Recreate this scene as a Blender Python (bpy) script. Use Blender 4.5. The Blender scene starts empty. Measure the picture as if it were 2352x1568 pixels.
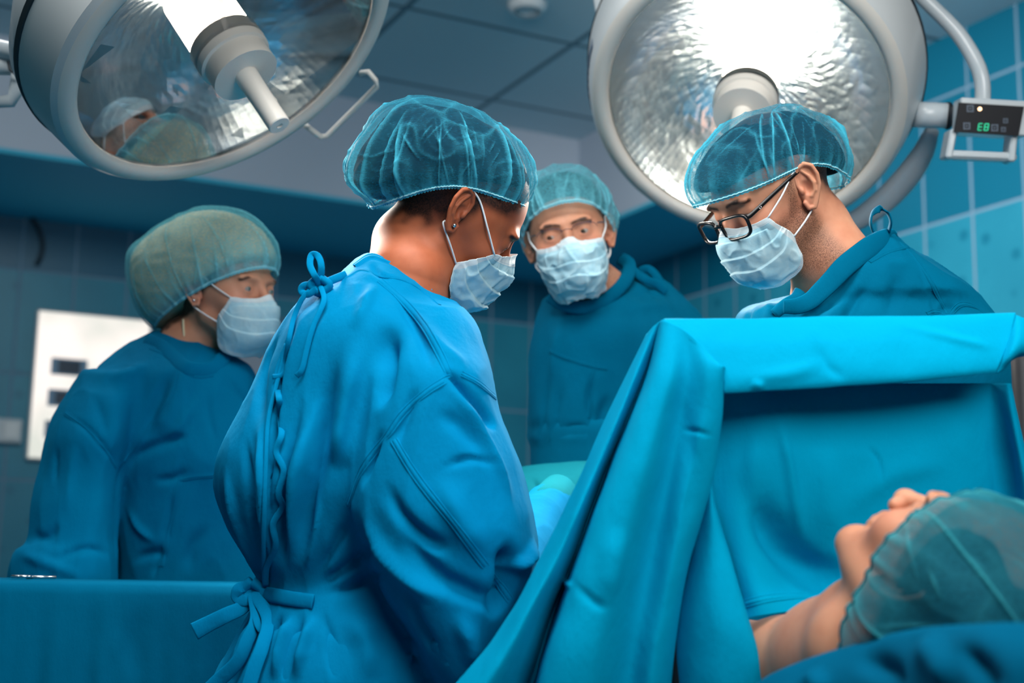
import bpy, math, random
import numpy as np
from mathutils import Vector, Matrix, noise
from mathutils.bvhtree import BVHTree

# ------------------------------------------------------------------ camera, world, light, exposure
SC = bpy.context.scene
F_PX, PITCH, ROLL, YAW, CAM_H = 3045.0, 0.16684, 0.0180, 0.46658, 1.05
CAM = np.array([0.0, 0.0, CAM_H])
_F = np.array([math.sin(YAW), math.cos(YAW), 0]); _R = np.array([math.cos(YAW), -math.sin(YAW), 0]); _U = np.array([0, 0, 1.0])
_Fp = _F * math.cos(PITCH) + _U * math.sin(PITCH); _Up = _U * math.cos(PITCH) - _F * math.sin(PITCH)
CF = _Fp; CR = _R * math.cos(ROLL) + _Up * math.sin(ROLL); CU = _Up * math.cos(ROLL) - _R * math.sin(ROLL)

cam_data = bpy.data.cameras.new('camera'); cam = bpy.data.objects.new('camera', cam_data)
SC.collection.objects.link(cam)
cam.matrix_world = Matrix(((CR[0], CU[0], -CF[0], CAM[0]), (CR[1], CU[1], -CF[1], CAM[1]), (CR[2], CU[2], -CF[2], CAM[2]), (0, 0, 0, 1)))
cam_data.sensor_width = 36.0; cam_data.lens = 36.0 * F_PX / 2352.0
cam_data.clip_start = 0.05
cam_data.dof.use_dof = True; cam_data.dof.focus_distance = 1.86; cam_data.dof.aperture_fstop = 3.2
SC.camera = cam

SC.view_settings.view_transform = 'Standard'; SC.view_settings.look = 'None'
SC.view_settings.gamma = 1.0; SC.view_settings.use_curve_mapping = False
SC.view_settings.exposure = 0.0
SC.cycles.use_denoising = True
SC.cycles.max_bounces = 8; SC.cycles.transparent_max_bounces = 12
SC.cycles.caustics_reflective = False; SC.cycles.caustics_refractive = False
SC.cycles.sample_clamp_indirect = 4.0

world = bpy.data.worlds.new('world'); SC.world = world; world.use_nodes = True
world.node_tree.nodes['Background'].inputs[0].default_value = (0.26, 0.60, 0.72, 1)
world.node_tree.nodes['Background'].inputs[1].default_value = 0.17

def P(px, py, d):
    return CAM + (CF + CR * (px - 1176.0) / F_PX - CU * (py - 784.0) / F_PX) * d
def D(rx, uy, fz):            # direction from camera-frame components (right, up, into the scene)
    v = CR * rx + CU * uy + CF * fz
    return v / np.linalg.norm(v)
def area_light(name, loc, target, size, sizey, power, col, spread=180):
    l = bpy.data.lights.new(name, 'AREA'); l.shape = 'RECTANGLE'; l.size = size; l.size_y = sizey; l.energy = power; l.color = col; l.spread = math.radians(spread)
    o = bpy.data.objects.new(name, l); SC.collection.objects.link(o); o.location = Vector(loc)
    o.rotation_euler = (Vector(target) - Vector(loc)).to_track_quat('-Z', 'Y').to_euler()
    return o
# daylight from the windows behind the camera, an unseen ceiling luminaire, two added fills
area_light('window_light', (0.80, -0.55, 2.25), (1.35, 1.45, 1.15), 1.4, 1.0, 14, (1.0, 0.97, 0.93), 95)
area_light('ceiling_light', (0.35, 0.95, 3.05), (0.78, 1.70, 1.45), 1.3, 0.9, 24, (1.0, 0.98, 0.95), 90)
area_light('fill_light_left', (0.15, 2.9, 3.05), (0.55, 4.3, 1.3), 1.4, 0.8, 42, (1.0, 0.98, 0.95))  # added fill to brighten the blond woman's cap and the back wall
area_light('fill_light_rear', (2.3, 3.0, 3.05), (3.7, 4.1, 1.9), 1.4, 0.8, 36, (1.0, 0.98, 0.95), 120)  # added fill aimed at the right wall, no fixture behind it

# ------------------------------------------------------------------ materials
def srgb(r, g, b):
    f = lambda c: (c / 255.0 / 12.92) if c <= 10 else ((c / 255.0 + 0.055) / 1.055) ** 2.4
    return (f(r), f(g), f(b), 1.0)
class NT:
    def __init__(s, name):
        s.m = bpy.data.materials.new(name); s.m.use_nodes = True; s.t = s.m.node_tree
        s.b = s.t.nodes['Principled BSDF']; s.out = s.t.nodes['Material Output']
    def n(s, typ, **kw):
        x = s.t.nodes.new(typ)
        for k, v in kw.items():
            if k.startswith('i_'):
                key = k[2:]; x.inputs[int(key) if key.isdigit() else key].default_value = v
            else: setattr(x, k, v)
        return x
    def l(s, a, b): s.t.links.new(a, b)
    def coord(s, which='Object', scale=(1, 1, 1), rot=(0, 0, 0)):
        c = s.n('ShaderNodeTexCoord'); mp = s.n('ShaderNodeMapping'); mp.inputs['Scale'].default_value = scale; mp.inputs['Rotation'].default_value = rot
        s.l(c.outputs[which], mp.inputs[0]); return mp.outputs[0]
    def noise(s, vec, scale, detail=3, rough=0.5):
        x = s.n('ShaderNodeTexNoise'); s.l(vec, x.inputs['Vector']); x.inputs['Scale'].default_value = scale; x.inputs['Detail'].default_value = detail; x.inputs['Roughness'].default_value = rough
        return x.outputs['Fac']
    def ramp(s, fac, stops):
        r = s.n('ShaderNodeValToRGB'); s.l(fac, r.inputs[0]); e = r.color_ramp.elements
        e[0].position, e[0].color = stops[0]; e[1].position, e[1].color = stops[-1]
        for p_, c_ in stops[1:-1]:
            q = e.new(p_); q.color = c_
        return r.outputs[0]
    def bump(s, h, strength, dist, prev=None):
        b = s.n('ShaderNodeBump'); b.inputs['Strength'].default_value = strength; b.inputs['Distance'].default_value = dist
        s.l(h, b.inputs['Height'])
        if prev is not None: s.l(prev, b.inputs['Normal'])
        return b.outputs[0]
    def mix(s, fac, a, b):
        x = s.n('ShaderNodeMix'); x.data_type = 'RGBA'
        for sock, v in ((x.inputs[0], fac), (x.inputs[6], a), (x.inputs[7], b)):
            if isinstance(v, (tuple, float, int)): sock.default_value = v
            else: s.l(v, sock)
        return x.outputs[2]
    def math(s, op, a, b=0.0):
        x = s.n('ShaderNodeMath'); x.operation = op
        for sock, v in ((x.inputs[0], a), (x.inputs[1], b)):
            if isinstance(v, (float, int)): sock.default_value = v
            else: s.l(v, sock)
        return x.outputs[0]
def plain(name, col, rough=0.5, metal=0.0, spec=0.5, emit=None, es=0.0, coat=0.0):
    m = NT(name); m.b.inputs['Base Color'].default_value = col; m.b.inputs['Roughness'].default_value = rough
    m.b.inputs['Metallic'].default_value = metal; m.b.inputs['Specular IOR Level'].default_value = spec
    m.b.inputs['Coat Weight'].default_value = coat
    if emit: m.b.inputs['Emission Color'].default_value = emit; m.b.inputs['Emission Strength'].default_value = es
    v = m.noise(m.coord('Object'), 60, 2); m.l(m.bump(v, 0.03, 0.001), m.b.inputs['Normal'])
    return m.m
def cloth(name, col, col2, weave=1400, wr=0.35, sheen=0.10):
    m = NT(name); v = m.coord('Object')
    n1 = m.noise(v, 5, 3); m.l(m.mix(m.ramp(n1, [(0.35, (0, 0, 0, 1)), (0.65, (1, 1, 1, 1))]), col, col2), m.b.inputs['Base Color'])
    w = m.noise(v, weave, 1); f = m.noise(m.coord('Object', (1, 1, 0.55)), 34, 4, 0.6)
    b = m.bump(f, wr, 0.006); m.l(m.bump(w, 0.35, 0.0006, b), m.b.inputs['Normal'])
    m.b.inputs['Roughness'].default_value = 0.86; m.b.inputs['Specular IOR Level'].default_value = 0.10
    m.b.inputs['Specular Tint'].default_value = (0.1, .8, 1, 1)
    m.b.inputs['Sheen Weight'].default_value = sheen; m.b.inputs['Sheen Tint'].default_value = srgb(0, 190, 245)
    return m.m

# ------------------------------------------------------------------ object helpers
def link_mesh(name, verts, faces, mat=None, parent=None, smooth=True, mats=None, fmat=None):
    me = bpy.data.meshes.new(name)
    verts = np.asarray(verts, dtype=np.float64)
    if isinstance(faces, np.ndarray): faces = faces.tolist()
    me.from_pydata(verts.tolist(), [], faces)
    for m in (mats or ([mat] if mat else [])): me.materials.append(m)
    if fmat is not None: me.polygons.foreach_set('material_index', np.asarray(fmat, dtype=np.int32))
    if smooth: me.polygons.foreach_set('use_smooth', [True] * len(me.polygons))
    me.update()
    o = bpy.data.objects.new(name, me); SC.collection.objects.link(o)
    if parent is not None:
        o.parent = parent; o.matrix_parent_inverse = parent.matrix_basis.inverted()
    return o
def setorigin(o):
    """move an unparented mesh's origin to its own centre"""
    me = o.data; n = len(me.vertices); a = np.empty(n * 3); me.vertices.foreach_get('co', a); a = a.reshape(-1, 3)
    c = (a.min(0) + a.max(0)) / 2; c[2] = a[:, 2].min(); a -= c; me.vertices.foreach_set('co', a.ravel()); me.update(); o.location = Vector(c)
    return o
def thing(name, loc, label, cat, group=None):
    o = bpy.data.objects.new(name, None); SC.collection.objects.link(o); o.location = Vector(loc)
    o.empty_display_size = 0.05
    return tag(o, label, cat, group)
def tag(o, label=None, cat=None, group=None, kind=None):
    if label: o['label'] = label
    if cat: o['category'] = cat
    if group: o['group'] = group
    if kind: o['kind'] = kind
    return o
class MB:
    def __init__(s): s.v = []; s.f = []; s.m = []; s.mi = 0
    def add(s, v, f):
        k = len(s.v); s.v += [tuple(map(float, q)) for q in v]; s.f += [tuple(int(i) + k for i in q) for q in f]; s.m += [s.mi] * len(f); return s
    def box(s, c, X, Y, Z, bev=0.0):      # centre and three half-axis vectors
        c, X, Y, Z = map(np.asarray, (c, X, Y, Z))
        if bev <= 0:
            v = [c + a * X + b * Y + d * Z for a in (-1, 1) for b in (-1, 1) for d in (-1, 1)]
            return s.add(v, [(0, 1, 3, 2), (4, 6, 7, 5), (0, 4, 5, 1), (2, 3, 7, 6), (0, 2, 6, 4), (1, 5, 7, 3)])
        lx, ly, lz = [np.linalg.norm(q) for q in (X, Y, Z)]; x, y, z = X / lx, Y / ly, Z / lz
        v = []; idx = {}
        for a in (-1, 1):
            for b in (-1, 1):
                for d in (-1, 1):
                    for ax in range(3):
                        off = [lx - bev, ly - bev, lz - bev]; off[ax] += bev
                        idx[a, b, d, ax] = len(v); v.append(c + a * off[0] * x + b * off[1] * y + d * off[2] * z)
        f = []
        for sg in (-1, 1):
            f.append([idx[sg, b, d, 0] for b, d in ((-1, -1), (1, -1), (1, 1), (-1, 1))])
            f.append([idx[a, sg, d, 1] for a, d in ((-1, -1), (1, -1), (1, 1), (-1, 1))])
            f.append([idx[a, b, sg, 2] for a, b in ((-1, -1), (1, -1), (1, 1), (-1, 1))])
        for p in (-1, 1):
            for q in (-1, 1):
                f.append([idx[p, q, -1, 0], idx[p, q, 1, 0], idx[p, q, 1, 1], idx[p, q, -1, 1]])
                f.append([idx[p, -1, q, 0], idx[p, 1, q, 0], idx[p, 1, q, 2], idx[p, -1, q, 2]])
                f.append([idx[-1, p, q, 1], idx[1, p, q, 1], idx[1, p, q, 2], idx[-1, p, q, 2]])
        for a in (-1, 1):
            for b in (-1, 1):
                for d in (-1, 1): f.append([idx[a, b, d, 0], idx[a, b, d, 1], idx[a, b, d, 2]])
        return s.add(v, f)
    def tube(s, pts, r, n=12, caps=True, flat=None, up=None):
        pts = np.asarray(pts, float); m = len(pts); rs = np.broadcast_to(np.asarray(r, float), (m,))
        t = np.gradient(pts, axis=0); t /= np.linalg.norm(t, axis=1)[:, None] + 1e-12
        u = np.asarray(up if up is not None else (0.13, 0.31, 0.94), float)
        v = []
        a = np.linspace(0, 2 * math.pi, n, endpoint=False)
        for i in range(m):
            if up is not None: u = np.asarray(up, float)
            u = u - t[i] * (u @ t[i])
            if np.linalg.norm(u) < 1e-6: u = np.cross(t[i], (1, 0, 0))
            u /= np.linalg.norm(u); w = np.cross(t[i], u)
            fl = 1.0 if flat is None else flat
            v += list(pts[i] + rs[i] * (np.outer(np.cos(a), w) + fl * np.outer(np.sin(a), u)))
        f = [(i * n + j, i * n + (j + 1) % n, (i + 1) * n + (j + 1) % n, (i + 1) * n + j) for i in range(m - 1) for j in range(n)]
        if caps: f += [tuple(range(n))[::-1], tuple((m - 1) * n + j for j in range(n))]
        return s.add(v, f)
    def lathe(s, c, ax, prof, n=48, x0=None):     # prof: list of (radius, height along ax)
        ax = np.asarray(ax, float) / np.linalg.norm(ax); x = np.cross(ax, (0.2, 0.5, 0.84)) if x0 is None else np.asarray(x0, float)
        x = x - ax * (x @ ax); x /= np.linalg.norm(x); y = np.cross(ax, x); v = []
        for r, h in prof:
            for j in range(n):
                a = 2 * math.pi * j / n; v.append(np.asarray(c) + ax * h + r * (math.cos(a) * x + math.sin(a) * y))
        m = len(prof)
        f = [(i * n + j, i * n + (j + 1) % n, (i + 1) * n + (j + 1) % n, (i + 1) * n + j) for i in range(m - 1) for j in range(n)]
        if prof[0][0] > 1e-4 and s.capends: f.append(tuple(range(n))[::-1])
        if prof[-1][0] > 1e-4 and s.capends: f.append(tuple((m - 1) * n + j for j in range(n)))
        return s.add(v, f)
    capends = True
    def build(s, name, mat, parent=None, smooth=False, mats=None):
        o = link_mesh(name, np.array(s.v), s.f, mat, parent, smooth, mats, s.m if mats else None)
        if smooth == 'auto': pass
        return o
def autosmooth(o, ang=0.6):
    me = o.data
    me.polygons.foreach_set('use_smooth', [True] * len(me.polygons))
    try: me.set_sharp_from_angle(angle=ang)
    except Exception: pass
    return o
def cr(pts, n):
    """Catmull-Rom resample of points to n samples"""
    p = np.asarray(pts, float)
    if p.ndim == 1: p = p[:, None]
    m = len(p); q = np.vstack([2 * p[0] - p[1], p, 2 * p[-1] - p[-2]])
    t = np.linspace(0, m - 1, n); i = np.minimum(t.astype(int), m - 2); f = (t - i)[:, None]
    a, b, c, d = q[i], q[i + 1], q[i + 2], q[i + 3]
    return 0.5 * (2 * b + (c - a) * f + (2 * a - 5 * b + 4 * c - d) * f ** 2 + (3 * b - a - 3 * c + d) * f ** 3)

# ------------------------------------------------------------------ distance-field modelling
def L3(v): return np.sqrt((v * v).sum(1))
def Ell(p, c, r):
    q = p - np.asarray(c, np.float32); r = np.asarray(r, np.float32)
    k0 = L3(q / r); k1 = L3(q / (r * r)) + 1e-6
    return k0 * (k0 - 1) / k1
def Sph(p, c, r): return L3(p - np.asarray(c, np.float32)) - r
def Cap(p, a, b, ra, rb):
    a = np.asarray(a, np.float32); b = np.asarray(b, np.float32); ab = b - a
    h = np.clip(((p - a) @ ab) / (ab @ ab), 0, 1)
    return L3(p - a - h[:, None] * ab) - (ra + (rb - ra) * h)
def Chain(p, pts, rs, k=0.0):
    d = None
    for i in range(len(pts) - 1):
        e = Cap(p, pts[i], pts[i + 1], rs[i], rs[i + 1]); d = e if d is None else (smin(d, e, k) if k else np.minimum(d, e))
    return d
def smin(a, b, k):
    h = np.clip(0.5 + 0.5 * (b - a) / k, 0, 1); return b * (1 - h) + a * h - k * h * (1 - h)
def smax(a, b, k): return -smin(-a, -b, k)
def camcoord(p):
    q = p - CAM.astype(np.float32); z = q @ CF.astype(np.float32)
    return 1176 + F_PX * (q @ CR.astype(np.float32)) / z, 784 - F_PX * (q @ CU.astype(np.float32)) / z, z
def Rows(p, rows, ex=2.2, n=160, zf=0.0):
    """solid whose left and right outline and depth are given per height: (y, xl, xr, depth, half depth)"""
    r = cr(rows, n); o = np.argsort(r[:, 0]); r = r[o]
    x, y, z = camcoord(p)
    xl, xr, dc, hd = [np.interp(y, r[:, 0], r[:, i]) for i in (1, 2, 3, 4)]
    hw = np.maximum((xr - xl) / 2, 2); m = z / F_PX
    a = np.abs((x - (xl + xr) / 2) / hw); b = np.abs((z - dc) / np.maximum(hd, 0.004))
    k = (a ** ex + b ** ex) ** (1 / ex)
    d = (k - 1) * np.minimum(hw * m, hd)
    dy = np.maximum(r[0, 0] - y, y - r[-1, 0]) * m
    return np.maximum(d, dy).astype(np.float32)
def polygonize(fn, lo, hi, h, slack=1.6):
    lo = np.asarray(lo, float); hi = np.asarray(hi, float); B = 5
    nb = np.ceil((hi - lo) / (h * B)).astype(int) + 1; n = nb * B + 1
    cc = [lo[i] + (np.arange(nb[i]) + 0.5) * h * B for i in range(3)]
    C = np.stack(np.meshgrid(*cc, indexing='ij'), -1).reshape(-1, 3).astype(np.float32)
    fc = fn(C); act = (np.abs(fc) < h * B * 0.87 * slack + 0.002)
    V = np.empty(n, np.float32); V[:] = 1.0
    fcb = fc.reshape(nb)
    V[:-1, :-1, :-1] = np.repeat(np.repeat(np.repeat(fcb, B, 0), B, 1), B, 2)
    mask = np.zeros(n, bool)
    ab = act.reshape(nb)
    m2 = np.repeat(np.repeat(np.repeat(ab, B, 0), B, 1), B, 2)
    mask[:-1, :-1, :-1] = m2; mask[1:, :-1, :-1] |= m2; mask[:, 1:, :-1] |= mask[:, :-1, :-1].copy(); mask[:, :, 1:] |= mask[:, :, :-1].copy()
    idx = np.argwhere(mask); out = np.empty(len(idx), np.float32)
    for s in range(0, len(idx), 400000):
        q = (lo + idx[s:s + 400000] * h).astype(np.float32); out[s:s + 400000] = fn(q)
    V[idx[:, 0], idx[:, 1], idx[:, 2]] = out
    for ax in range(3):            # closed at the box
        sl = [slice(None)] * 3; sl[ax] = 0; V[tuple(sl)] = np.maximum(V[tuple(sl)], h * .5); sl[ax] = -1; V[tuple(sl)] = np.maximum(V[tuple(sl)], h * .5)
    S = V < 0
    c = np.zeros(np.array(n) - 1, np.uint8)
    for i in (0, 1):
        for j in (0, 1):
            for k in (0, 1): c += S[i:n[0] - 1 + i, j:n[1] - 1 + j, k:n[2] - 1 + k]
    cells = np.argwhere((c > 0) & (c < 8)); cid = -np.ones(c.shape, np.int64); cid[tuple(cells.T)] = np.arange(len(cells))
    acc = np.zeros((len(cells), 3)); cnt = np.zeros(len(cells))
    for ax in range(3):
        o1, o2 = [a for a in range(3) if a != ax]
        for i in (0, 1):
            for j in (0, 1):
                a = cells.copy(); a[:, o1] += i; a[:, o2] += j; b = a.copy(); b[:, ax] += 1
                va = V[tuple(a.T)]; vb = V[tuple(b.T)]; m = (va < 0) != (vb < 0)
                t = va[m] / (va[m] - vb[m]); q = a[m].astype(float); q[:, ax] += t
                acc[m] += q; cnt[m] += 1
    verts = lo + acc / cnt[:, None] * h
    quads = []
    for ax in range(3):
        o1, o2 = [(1, 2), (2, 0), (0, 1)][ax]
        sa = [slice(None)] * 3; sb = [slice(None)] * 3; sa[ax] = slice(0, -1); sb[ax] = slice(1, None)
        A = S[tuple(sa)]; Bm = S[tuple(sb)]
        for flip, M in ((False, A & ~Bm), (True, ~A & Bm)):
            e = np.argwhere(M); e = e[(e[:, o1] > 0) & (e[:, o2] > 0)]
            if not len(e): continue
            def g(d1, d2):
                q = e.copy(); q[:, o1] -= d1; q[:, o2] -= d2
                q = np.minimum(q, np.array(c.shape) - 1); return cid[tuple(q.T)]
            Q = np.stack([g(1, 1), g(0, 1), g(0, 0), g(1, 0)], 1)
            if flip: Q = Q[:, ::-1]
            quads.append(Q[(Q >= 0).all(1)])
    return verts, np.vstack(quads)
def vnormals(v, q):
    a, b, c, d = v[q[:, 0]], v[q[:, 1]], v[q[:, 2]], v[q[:, 3]]
    fn = np.cross(c - a, d - b); n = np.zeros_like(v)
    for i in range(4): np.add.at(n, q[:, i], fn)
    return n / (np.linalg.norm(n, axis=1)[:, None] + 1e-12)
def relax(v, q, it=2, lam=0.5):
    e = np.vstack([q[:, [0, 1]], q[:, [1, 2]], q[:, [2, 3]], q[:, [3, 0]]]); e = np.vstack([e, e[:, ::-1]])
    cnt = np.bincount(e[:, 0], minlength=len(v))[:, None]
    for _ in range(it):
        s = np.stack([np.bincount(e[:, 0], weights=v[e[:, 1], i], minlength=len(v)) for i in range(3)], 1)
        v = v + lam * (s / np.maximum(cnt, 1) - v)
    return v
def bvh_of(v, q): return BVHTree.FromPolygons(np.asarray(v).tolist(), np.asarray(q).tolist())
def shoot(bvh, px, py, off=0.0):
    """first surface point seen from the camera through a pixel"""
    d = P(px, py, 1.0) - CAM; l = np.linalg.norm(d)
    h = bvh.ray_cast(Vector(CAM), Vector(d / l))
    if h[0] is None:
        return None, None
    return np.array(h[0]) + off * np.array(h[1]), np.array(h[1])
def on_surface(bvh, pts, n=24, off=0.0):
    """a photo polyline laid on the surface"""
    s = cr(pts, n); out = []; nor = []
    for x, y in s[:, :2]:
        a, b = shoot(bvh, x, y, off)
        if a is not None: out.append(a); nor.append(b)
    if len(out) > 4:
        out = np.array(out); k = np.array(out)
        for _ in range(2): k[1:-1] = (k[:-2] + 2 * k[1:-1] + k[2:]) / 4
        out = k
    return np.array(out), np.array(nor)
def sculpt(v, q, strokes, base=None, limit=0.12):
    """folds and creases: each stroke (points, half width px, height mm) pushes the cloth out or in along its normal"""
    bvh = base or bvh_of(v, q); nn = vnormals(v, q); disp = np.zeros(len(v))
    for st in strokes:
        pts, w, amp = st[:3]; taper = st[3] if len(st) > 3 else 1
        c, _ = on_surface(bvh, pts, 18)
        if len(c) < 4: continue
        dd = np.linalg.norm(c.mean(0) - CAM); wm = w * dd / F_PX; am = amp * 0.001
        lo = c.min(0) - 3 * wm; hi = c.max(0) + 3 * wm
        ids = np.where(((v > lo) & (v < hi)).all(1))[0]
        if not len(ids): continue
        p = v[ids]; best = np.full(len(ids), 9.0); bt = np.zeros(len(ids)); m = len(c) - 1
        for i in range(m):
            a, b = c[i], c[i + 1]; ab = b - a; h = np.clip(((p - a) @ ab) / (ab @ ab + 1e-12), 0, 1)
            d = np.linalg.norm(p - a - h[:, None] * ab, axis=1); k = d < best; best[k] = d[k]; bt[k] = (i + h[k]) / m
        tp = np.clip(np.minimum(bt, 1 - bt) * 2.6, 0, 1) if taper == 1 else (np.clip((1 - bt) * 3, 0, 1) if taper == 2 else 1.0)
        tp = tp * tp * (3 - 2 * tp) if not np.isscalar(tp) else tp
        disp[ids] += am * np.exp(-(best / wm) ** 2) * tp
    return v + nn * disp[:, None]
def seam_strip(bvh, pts, w, h=0.0012, n=40, mb=None, stitch=True):
    """raised double-stitched seam lying on the cloth; w in metres"""
    mb = mb or MB(); c, nr = on_surface(bvh, pts, n)
    if len(c) < 4: return mb
    for k in range(2):
        nr[1:-1] = nr[:-2] + nr[1:-1] + nr[2:]; nr /= np.linalg.norm(nr, axis=1)[:, None]
    t = np.gradient(c, axis=0); t /= np.linalg.norm(t, axis=1)[:, None]; s = np.cross(t, nr)
    prof = [(-1, -1.0), (-.9, 1.0), (-.62, .75), (-.55, .2), (-.48, .75), (.48, .75), (.55, .2), (.62, .75), (.9, 1.0), (1, -1.0)]
    v = []; m = len(prof)
    for i in range(len(c)):
        for a, b in prof: v.append(c[i] + s[i] * a * w + nr[i] * b * h)
    mb.add(v, [(i * m + j, i * m + j + 1, (i + 1) * m + j + 1, (i + 1) * m + j) for i in range(len(c) - 1) for j in range(m - 1)])
    return mb
def grid_mesh(rails, nu, nv):
    """surface through rails (each rail a list of points); nu across rails, nv along them"""
    R = np.stack([cr(r, nv) for r in rails]); a = np.stack([cr(R[:, j], nu) for j in range(nv)], 1)
    v = a.reshape(-1, 3); q = np.array([(i * nv + j, (i + 1) * nv + j, (i + 1) * nv + j + 1, i * nv + j + 1) for i in range(nu - 1) for j in range(nv - 1)])
    return v, q
def solid(o, t, off=0.0):
    m = o.modifiers.new('thickness', 'SOLIDIFY'); m.thickness = t; m.offset = off; return o
# ------------------------------------------------------------------ the room
X_R, Y_B, Z_C, Z_S, X_F, Y_F = 3.755, 6.601, 3.1455, 2.653, 3.142, 5.534
ROW0, TH, TW = 2.4014, 0.5, 0.25055
def tile_mat(name, axis, phase, dark, mid, dots):
    m = NT(name); c = m.n('ShaderNodeTexCoord'); sp = m.n('ShaderNodeSeparateXYZ'); m.l(c.outputs['Object'], sp.inputs[0])
    a = m.math('DIVIDE', m.math('SUBTRACT', sp.outputs[axis], phase), TW); z = m.math('DIVIDE', m.math('SUBTRACT', sp.outputs[2], ROW0), TH)
    def edge(v, size, w):
        f = m.math('FRACT', m.math('ADD', v, 100.0)); d = m.math('MINIMUM', f, m.math('SUBTRACT', 1.0, f)); return m.math('MULTIPLY', d, size)
    d = m.math('MINIMUM', edge(a, TW, 0), edge(z, TH, 0))
    g = m.ramp(d, [(0.0045, (1, 1, 1, 1)), (0.0075, (0, 0, 0, 1))])
    up = m.math('GREATER_THAN', z, 0.0)
    nz = m.noise(c.outputs['Object'], 2.2, 2)
    base = m.mix(up, mid, dark)
    base = m.mix(m.ramp(nz, [(0.3, (0, 0, 0, 1)), (0.75, (1, 1, 1, 1))]), base, m.mix(0.5, base, dark))
    vo = m.n('ShaderNodeTexVoronoi'); vo.inputs['Scale'].default_value = 7.5; vo.inputs['Randomness'].default_value = 0.55; m.l(c.outputs['Object'], vo.inputs['Vector'])
    rings = m.n('ShaderNodeMath'); rings.operation = 'SINE'; m.l(m.math('MULTIPLY', vo.outputs['Distance'], 60.0), rings.inputs[0])
    rg = m.math('MULTIPLY', m.math('ADD', rings.outputs[0], 1.0), 0.10 * dots)
    spot = m.ramp(vo.outputs['Distance'], [(0.10, (dots, dots, dots, 1)), (0.24, (0, 0, 0, 1))])
    base = m.mix(m.math('MAXIMUM', rg, spot), base, dark)
    m.l(m.mix(g, base, srgb(116, 150, 174)), m.b.inputs['Base Color'])
    m.l(m.mix(g, (0.42, 0.42, 0.42, 1), (0.8, 0.8, 0.8, 1)), m.b.inputs['Roughness'])
    m.l(m.bump(m.math('SUBTRACT', 1.0, g), 0.4, 0.002), m.b.inputs['Normal'])
    return m.m
def wallpatch(name, a, b, mat, n=None):
    return tag(link_mesh(name, a, b, mat, None, False), kind='structure')
def slab(name, lo, hi, mat, kind='structure'):
    lo, hi = np.array(lo, float), np.array(hi, float); mb = MB(); c = (lo + hi) / 2; h = (hi - lo) / 2
    mb.box(c, (h[0], 0, 0), (0, h[1], 0), (0, 0, h[2])); return tag(mb.build(name, mat), kind=kind)
mt_back = tile_mat('back_wall_tiles', 0, 0.6859, srgb(12, 104, 134), srgb(38, 148, 174), 0.45)
mt_right = tile_mat('right_wall_tiles', 1, 5.5852, srgb(0, 108, 138), srgb(44, 152, 180), 0.75)
slab('wall_back', (-4.2, Y_B, 0), (X_R + .12, Y_B + .12, Z_C + .1), mt_back)
slab('wall_right', (X_R, -3.2, 0), (X_R + .12, Y_B, Z_C + .1), mt_right)
m_floor = NT('floor_vinyl'); vv = m_floor.coord('Object'); m_floor.l(m_floor.mix(m_floor.noise(vv, 30, 4), srgb(60, 105, 125), srgb(82, 128, 146)), m_floor.b.inputs['Base Color']); m_floor.b.inputs['Roughness'].default_value = 0.35
slab('floor', (-4.2, -3.2, -0.1), (X_R + .12, Y_B + .12, 0), m_floor.m)
# ceiling panels: T-bar grid 0.735 x 0.753
m_c = NT('ceiling_panels'); tc = m_c.n('ShaderNodeTexCoord'); sp = m_c.n('ShaderNodeSeparateXYZ'); m_c.l(tc.outputs['Object'], sp.inputs[0])
def ce(out, ph, per):
    f = m_c.math('FRACT', m_c.math('ADD', m_c.math('DIVIDE', m_c.math('SUBTRACT', out, ph), per), 100.0))
    return m_c.math('MULTIPLY', m_c.math('MINIMUM', f, m_c.math('SUBTRACT', 1.0, f)), per)
dd = m_c.math('MINIMUM', ce(sp.outputs[0], 1.774, 0.735), ce(sp.outputs[1], 4.475, 0.7525))
gg = m_c.ramp(dd, [(0.010, (1, 1, 1, 1)), (0.016, (0, 0, 0, 1))])
m_c.l(m_c.mix(gg, m_c.mix(m_c.noise(tc.outputs['Object'], 140, 2), srgb(190, 216, 226), srgb(198, 224, 234)), srgb(100, 134, 150)), m_c.b.inputs['Base Color']); m_c.b.inputs['Roughness'].default_value = 0.8
m_c.l(m_c.bump(gg, 0.5, 0.004), m_c.b.inputs['Normal'])
slab('ceiling', (-4.2, -3.2, Z_C), (X_R, Y_B, Z_C + .1), m_c.m)
m_sof = plain('soffit_paint', srgb(52, 176, 208), 0.75); m_fas = plain('fascia_paint', srgb(176, 190, 206), 0.7)
Y_E = 4.55
mb = MB()      # the dropped border of the ceiling: pale upright face, blue underside
mb.mi = 1; e = 0.03
mb.box(((-4.2 + X_R) / 2, (Y_F + Y_B) / 2, Z_S + .01), ((X_R + 4.2) / 2, 0, 0), (0, (Y_B - Y_F) / 2, 0), (0, 0, .01))
mb.box(((X_F + X_R) / 2, (Y_E + Y_F) / 2, Z_S + .01), ((X_R - X_F) / 2, 0, 0), (0, (Y_F - Y_E) / 2, 0), (0, 0, .01))
mb.mi = 0; zc, zh = (Z_S + .02 + Z_C) / 2, (Z_C - Z_S - .02) / 2
mb.box(((-4.2 + X_F) / 2, Y_F + e / 2, zc), ((X_F + 4.2) / 2, 0, 0), (0, e / 2, 0), (0, 0, zh))
mb.box((X_F + e / 2, (Y_E + Y_F + e) / 2, zc), (e / 2, 0, 0), (0, (Y_F + e - Y_E) / 2, 0), (0, 0, zh))
mb.box(((X_F + e + X_R) / 2, Y_E + e / 2, zc), ((X_R - X_F - e) / 2, 0, 0), (0, e / 2, 0), (0, 0, zh))
tag(mb.build('ceiling_soffit', None, mats=[m_fas, m_sof]), kind='structure').name = 'trim_1'
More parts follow.
